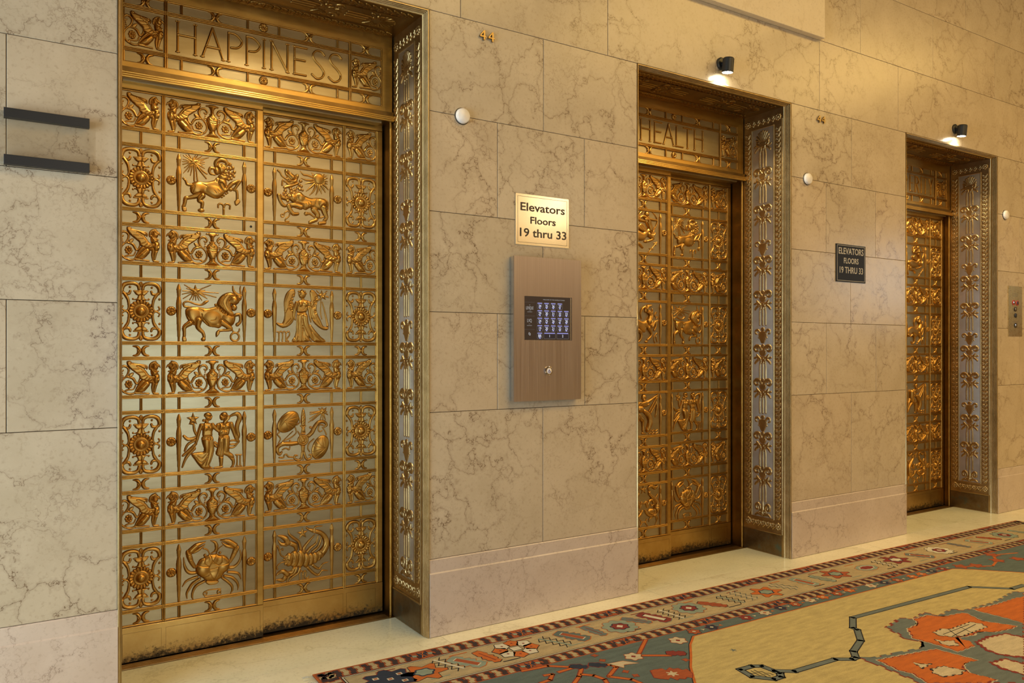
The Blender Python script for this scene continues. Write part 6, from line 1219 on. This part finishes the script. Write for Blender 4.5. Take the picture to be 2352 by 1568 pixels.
# border motifs
def leafm(u, v, L, W, ang, n=5):
    """serrated leaf, long axis at ang"""
    P = []
    for k in range(n):
        t = -L / 2 + L * k / n; P += [(t, W * .28 + W * .10 * (k % 2)), (t + L / n * .62, W * (.50 - .16 * abs(k - n / 2 + .5) / n * 2))]
    P.append((L / 2, 0))
    Q = [(a, -b_) for a, b_ in reversed(P[:-1])]
    ca, sa = math.cos(ang), math.sin(ang)
    return [(u + a * ca - b_ * sa, v + a * sa + b_ * ca) for a, b_ in P + Q]
def flowerm(u, v, r, n, k=.62, rot=0.0, sy=1.0):
    P = []
    for i in range(2 * n):
        a = rot + PI * i / n; q = r if i % 2 == 0 else r * k
        for da in ((-.10, .10) if i % 2 == 0 else (0,)): P.append((u + q * math.cos(a + da), v + q * sy * math.sin(a + da)))
    return P
def zig(u0, v0, u1, v1, n, amp):
    a = Vector((u0, v0)); b_ = Vector((u1, v1)); d = b_ - a; nr = Vector((-d.y, d.x)).normalized() * amp
    return [tuple(a + d * (k / n) + nr * (1 if k % 2 else -1)) for k in range(n + 1)]
def motif(name, P, mat, out='w_black', lay=4, g=.004):
    flat(name, [grow(P, g)], out, lay); flat(name, [P], mat, lay + 1)
mot = [(.247, 'palm', 'w_navy'), (.389, 'flower', 'w_orange'), (.508, 'comb', 'w_white'), (.584, 'leafbar', 'w_sage'), (.683, 'leaf', 'w_orange'), (.833, 'quad', 'w_orange'), (1.022, 'comb', 'w_sage'), (1.13, 'leafbar', 'w_teal'),
       (1.251, 'leaf', 'w_grey'), (1.391, 'round', 'w_sage'), (1.512, 'leaf', 'w_grey'), (1.612, 'leafbar', 'w_red'), (1.717, 'comb', 'w_white'), (1.852, 'round', 'w_sage'), (1.998, 'leaf', 'w_rust'), (2.135, 'comb', 'w_sage'), (2.242, 'comb', 'w_cream'),
       (2.393, 'flower', 'w_orange'), (2.55, 'comb', 'w_cream'), (2.72, 'leafbar', 'w_sage'), (2.86, 'leaf', 'w_sage'), (3.004, 'flower', 'w_rust'), (3.273, 'oval', 'w_sage'), (3.445, 'comb', 'w_white'), (3.587, 'flower', 'w_red'), (3.808, 'leafbar', 'w_grey'), (4.041, 'round', 'w_white'),
       (4.28, 'leaf', 'w_grey'), (4.489, 'leafbar', 'w_sage'), (4.653, 'leaf', 'w_rust'), (4.84, 'round', 'w_sage'), (5.034, 'leaf', 'w_sage')]
for k, (u, kind, c) in enumerate(mot):
    v = .205 + .012 * math.sin(k * 2.3)
    ang = math.radians(68 + 14 * math.sin(k * 1.7))
    if kind == 'leaf': motif('border_leaf', leafm(u, v, .150, .062, ang, 5), c, 'w_black' if c != 'w_grey' else 'w_orange'); flat('leaf_vein', strip([(u - .05 * math.cos(ang), v - .05 * math.sin(ang)), (u + .05 * math.cos(ang), v + .05 * math.sin(ang))], .005), 'w_red', 6)
    elif kind == 'leafbar':
        motif('border_leaf', leafm(u, v, .170, .096, ang, 6), c, 'w_orange' if c != 'w_red' else 'w_grey')
        ca, sa = math.cos(ang), math.sin(ang); B4 = [(u + a * ca - b_ * sa, v + a * sa + b_ * ca) for a, b_ in rect(-.055, .055, -.014, .014)]
        motif('leaf_bar', B4, 'w_rust' if c != 'w_red' else 'w_white', 'w_white' if c != 'w_red' else 'w_black', 6, .005)
    elif kind == 'flower':
        motif('border_flower', flowerm(u, v, .098, 6, .60, .2, .85), c); motif('flower_heart', flowerm(u, v, .040, 6, .8, 0, .8), 'w_sage' if c != 'w_red' else 'w_white', 'w_navy', 6, .008)
    elif kind == 'palm':
        motif('border_palmette', flowerm(u, v, .115, 8, .72, 0, .82), c, 'w_red', 4, .005)
        flat('palmette_spot', [rect(u + a - .012, u + a + .012, v + b_ - .010, v + b_ + .010) for a, b_ in ((-.05, -.03), (.05, -.03), (0, .0), (-.04, .045), (.045, .04))], 'w_white', 6); flat('palmette_spot', [rect(u + a - .007, u + a + .007, v + b_ - .006, v + b_ + .006) for a, b_ in ((-.05, -.03), (.05, -.03), (0, .0), (-.04, .045), (.045, .04))], 'w_rust', 7)
    elif kind == 'round':
        motif('border_flower', flowerm(u, v, .088, 9, .84, 0, .95), c, 'w_rust' if k % 2 else 'w_black'); motif('flower_heart', flowerm(u, v, .044, 7, .8, 0, .9), 'w_red', 'w_navy', 6, .006); flat('flower_eye', [flowerm(u, v, .018, 4, .7)], 'w_white', 8)
    elif kind == 'oval':
        motif('border_flower', flowerm(u, v, .085, 10, .92, 0, .62), c, 'w_orange'); motif('flower_heart', flowerm(u, v, .055, 8, .9, 0, .5), 'w_red', 'w_white', 6, .006)
    elif kind == 'quad':
        for j in range(8):
            a = j * PI / 4 + .2; P = flowerm(u + .072 * math.cos(a), v + .062 * math.sin(a), .036, 5, .80, a)
            motif('flower_petal', P, 'w_orange' if j % 2 == 0 else 'w_white'); flat('petal_eye', [flowerm(u + .072 * math.cos(a), v + .062 * math.sin(a), .007, 4, .6)], 'w_red', 6)
        motif('flower_heart', rect(u - .022, u + .022, v - .018, v + .018), 'w_white', 'w_black', 6, .004)
    elif kind == 'comb':
        ca, sa = math.cos(ang), math.sin(ang); e = .075
        for s_ in (-.022, .022):
            p0 = (u - e * ca - s_ * sa, v - e * sa + s_ * ca); p1 = (u + e * ca - s_ * sa, v + e * sa + s_ * ca)
            flat('comb_edge', strip(zig(*p0, *p1, 9, .013), .0045), 'w_black' if c != 'w_cream' else 'w_grey', 4)
        flat('comb_spine', strip([(u - e * ca, v - e * sa), (u + e * ca, v + e * sa)], .012), c, 5)
# winding vine between the motifs
vine = [(u, .205 + .085 * (1 if k % 2 else -1)) for k, u in enumerate(np.arange(.20, RL - .2, .165))]
vv = []
for (a, b_), (c, d) in zip(vine[:-1], vine[1:]): vv += [(a + .02, b_), (a + .10, b_), (a + .13, (b_ + d) / 2)]
for k in range(0, len(vv) - 2, 3): flat('border_vine', strip(vv[k:k + 2], .007), ('w_red', 'w_sage', 'w_orange', 'w_black')[k // 3 % 4], 4)

# field: golden ground inside an orange outline, teal spandrels at the corners
half = [(1.597, .493), (1.512, .560), (1.426, .652), (1.340, .738), (1.246, .856), (1.15, 1.02), (1.05, 1.20), (.98, 1.45)]
ground = [(u, v) for u, v in half] + [(u, RW - v) for u, v in reversed(half)] + [(RL - .137 - u, RW - v) for u, v in half] + [(RL - .137 - u, v) for u, v in reversed(half)]
flat('golden_ground', [grow(ground, .014)], 'w_black', 2); flat('golden_ground', [grow(ground, .010)], 'w_orange', 3); flat('golden_ground', [ground], 'w_gold', 4)
for P in RG['br']:
    for q in strip(P, .018): pass
    flat('vine_branch', strip(P, .022), 'w_red', 3); flat('vine_branch', strip(P, .013), 'w_orange', 4)
for k, (u, v) in enumerate(RG['fl']):
    if k == 2: motif('spandrel_flower', leafm(u, v, .16, .12, .5, 5), 'w_rust', 'w_red'); flat('flower_eye', [flowerm(u, v, .026, 6, .5)], 'w_cream', 6)
    elif k in (0, 1): motif('spandrel_flower', flowerm(u, v, .040, 6, .75, k), 'w_cream', 'w_rust'); flat('flower_eye', [flowerm(u, v, .012, 4, .7)], 'w_red', 6)
    elif k in (3,): motif('spandrel_leaf', leafm(u, v, .085, .06, .6, 4), 'w_red', 'w_black', 4, .003)
    elif k in (4, 5): motif('spandrel_leaf', leafm(u, v, .075, .05, .7, 3), 'w_navy', 'w_red', 4, .004)
    elif k == 6: motif('spandrel_leaf', [(u - .05, v - .03), (u + .02, v - .02), (u + .06, v + .03), (u + .0, v + .01), (u - .02, v + .035)], 'w_cream', 'w_orange')
    else: motif('spandrel_bud', flowerm(u, v, .016, 4, .6, k), 'w_rust', 'w_red', 4, .002)
cols = ['w_rust', 'w_navy', 'w_red', 'w_cream', 'w_red', 'w_cream', 'w_navy', 'w_rust', 'w_cream', 'w_orange', 'w_rust', 'w_orange', 'w_cream', 'w_navy', 'w_rust', 'w_orange', 'w_orange', 'w_navy', 'w_red']
for k, (u, v) in enumerate(RG['tealfl']):
    if k in (3, 4): continue
    c = cols[k % len(cols)]
    motif('garland_flower', flowerm(u, v + .010, .033, 6, .70, k * .4), c, 'w_red' if c != 'w_rust' else 'w_black', 5, .003); flat('flower_eye', [flowerm(u, v + .010, .010, 4, .7)], 'w_cream' if c not in ('w_cream',) else 'w_rust', 7)
    flat('garland_bud', [flowerm(u + .055, v + .012, .011, 3, .5, k)], 'w_orange' if k % 2 else 'w_cream', 5)
for k, (u, v) in enumerate(RG['tealr']): motif('spandrel_flower', flowerm(u, v, .045, 5, .6, k), 'w_rust', 'w_red')
for P in ([(3.78, .49), (3.95, .58), (4.10, .53)], [(4.10, .53), (4.21, .445), (4.4, .50)], [(4.25, .575), (4.45, .66), (4.6, .62)]): flat('vine_branch', strip(P, .014), 'w_orange', 4)
# grey framing line and cartouche
flat('framing_line', strip(RG['line'], .034), 'w_black', 5); flat('framing_line', strip(RG['line'], .024), 'w_grey', 6)
flat('cartouche', strip(RG['box'], .034, True), 'w_black', 5); flat('cartouche', strip(RG['box'], .022, True), 'w_grey', 6)
u, v = 1.535, .925
for k in range(3): flat('cartouche_mark', strip(zig(u - .045 + .018 * k, v - .03, u - .01 + .018 * k, v + .04, 5, .005), .004), 'w_black', 6)
# medallion
flat('medallion_border', [jagged(grow(RG['grey'], .010), .03, .006)], 'w_red', 5); flat('medallion_border', [jagged(RG['grey'], .03, .006)], 'w_grey', 6)
for nm in ('orA', 'orB', 'orC'):
    flat('medallion_lobe', [jagged(grow(RG[nm], .012), .02, .002)], 'w_cream', 7); flat('medallion_lobe', [jagged(grow(RG[nm], .006), .02, .002)], 'w_red', 8); flat('medallion_lobe', [jagged(RG[nm], .02, .003)], 'w_orange', 9)
for nm in ('crA', 'crA2', 'crB', 'crB2', 'crD', 'crE'):
    flat('medallion_figure', [jagged(grow(RG[nm], .006 if nm[2] in 'AB' else .018), .016, .003)], 'w_black' if nm[2] in 'AB' else 'w_red', 10); flat('medallion_figure', [jagged(RG[nm], .016, .003)], 'w_cream', 11)
flat('medallion_stroke', strip([(2.58, 1.105), (2.83, 1.075)], .004) + strip([(2.57, 1.07), (2.80, 1.06)], .004) + strip([(2.66, 1.04), (2.60, 1.12)], .004) + strip([(2.74, 1.04), (2.70, 1.13)], .004), 'w_black', 12)
flat('field_mark', [flowerm(1.62, .70, .016, 5, .4)], 'w_grey', 5)
# fringe on the short ends
m = MB(); rg = random.Random(5)
for e_ in (0, 1):
    for k in range(420):
        v = .004 + (RW - .008) * k / 420; L = rg.uniform(.022, .045); a = rg.uniform(-.5, .5)
        x0 = 0 if e_ == 0 else RL; s_ = -1 if e_ == 0 else 1
        m.tube([(x0, -v, .004), (x0 + s_ * L * .5, -v + a * L * .3, .006), (x0 + s_ * L, -v + a * L, .002)], .0011, 4)
tag(m.build('fringe', M['w_white'], rug), kind='stuff')
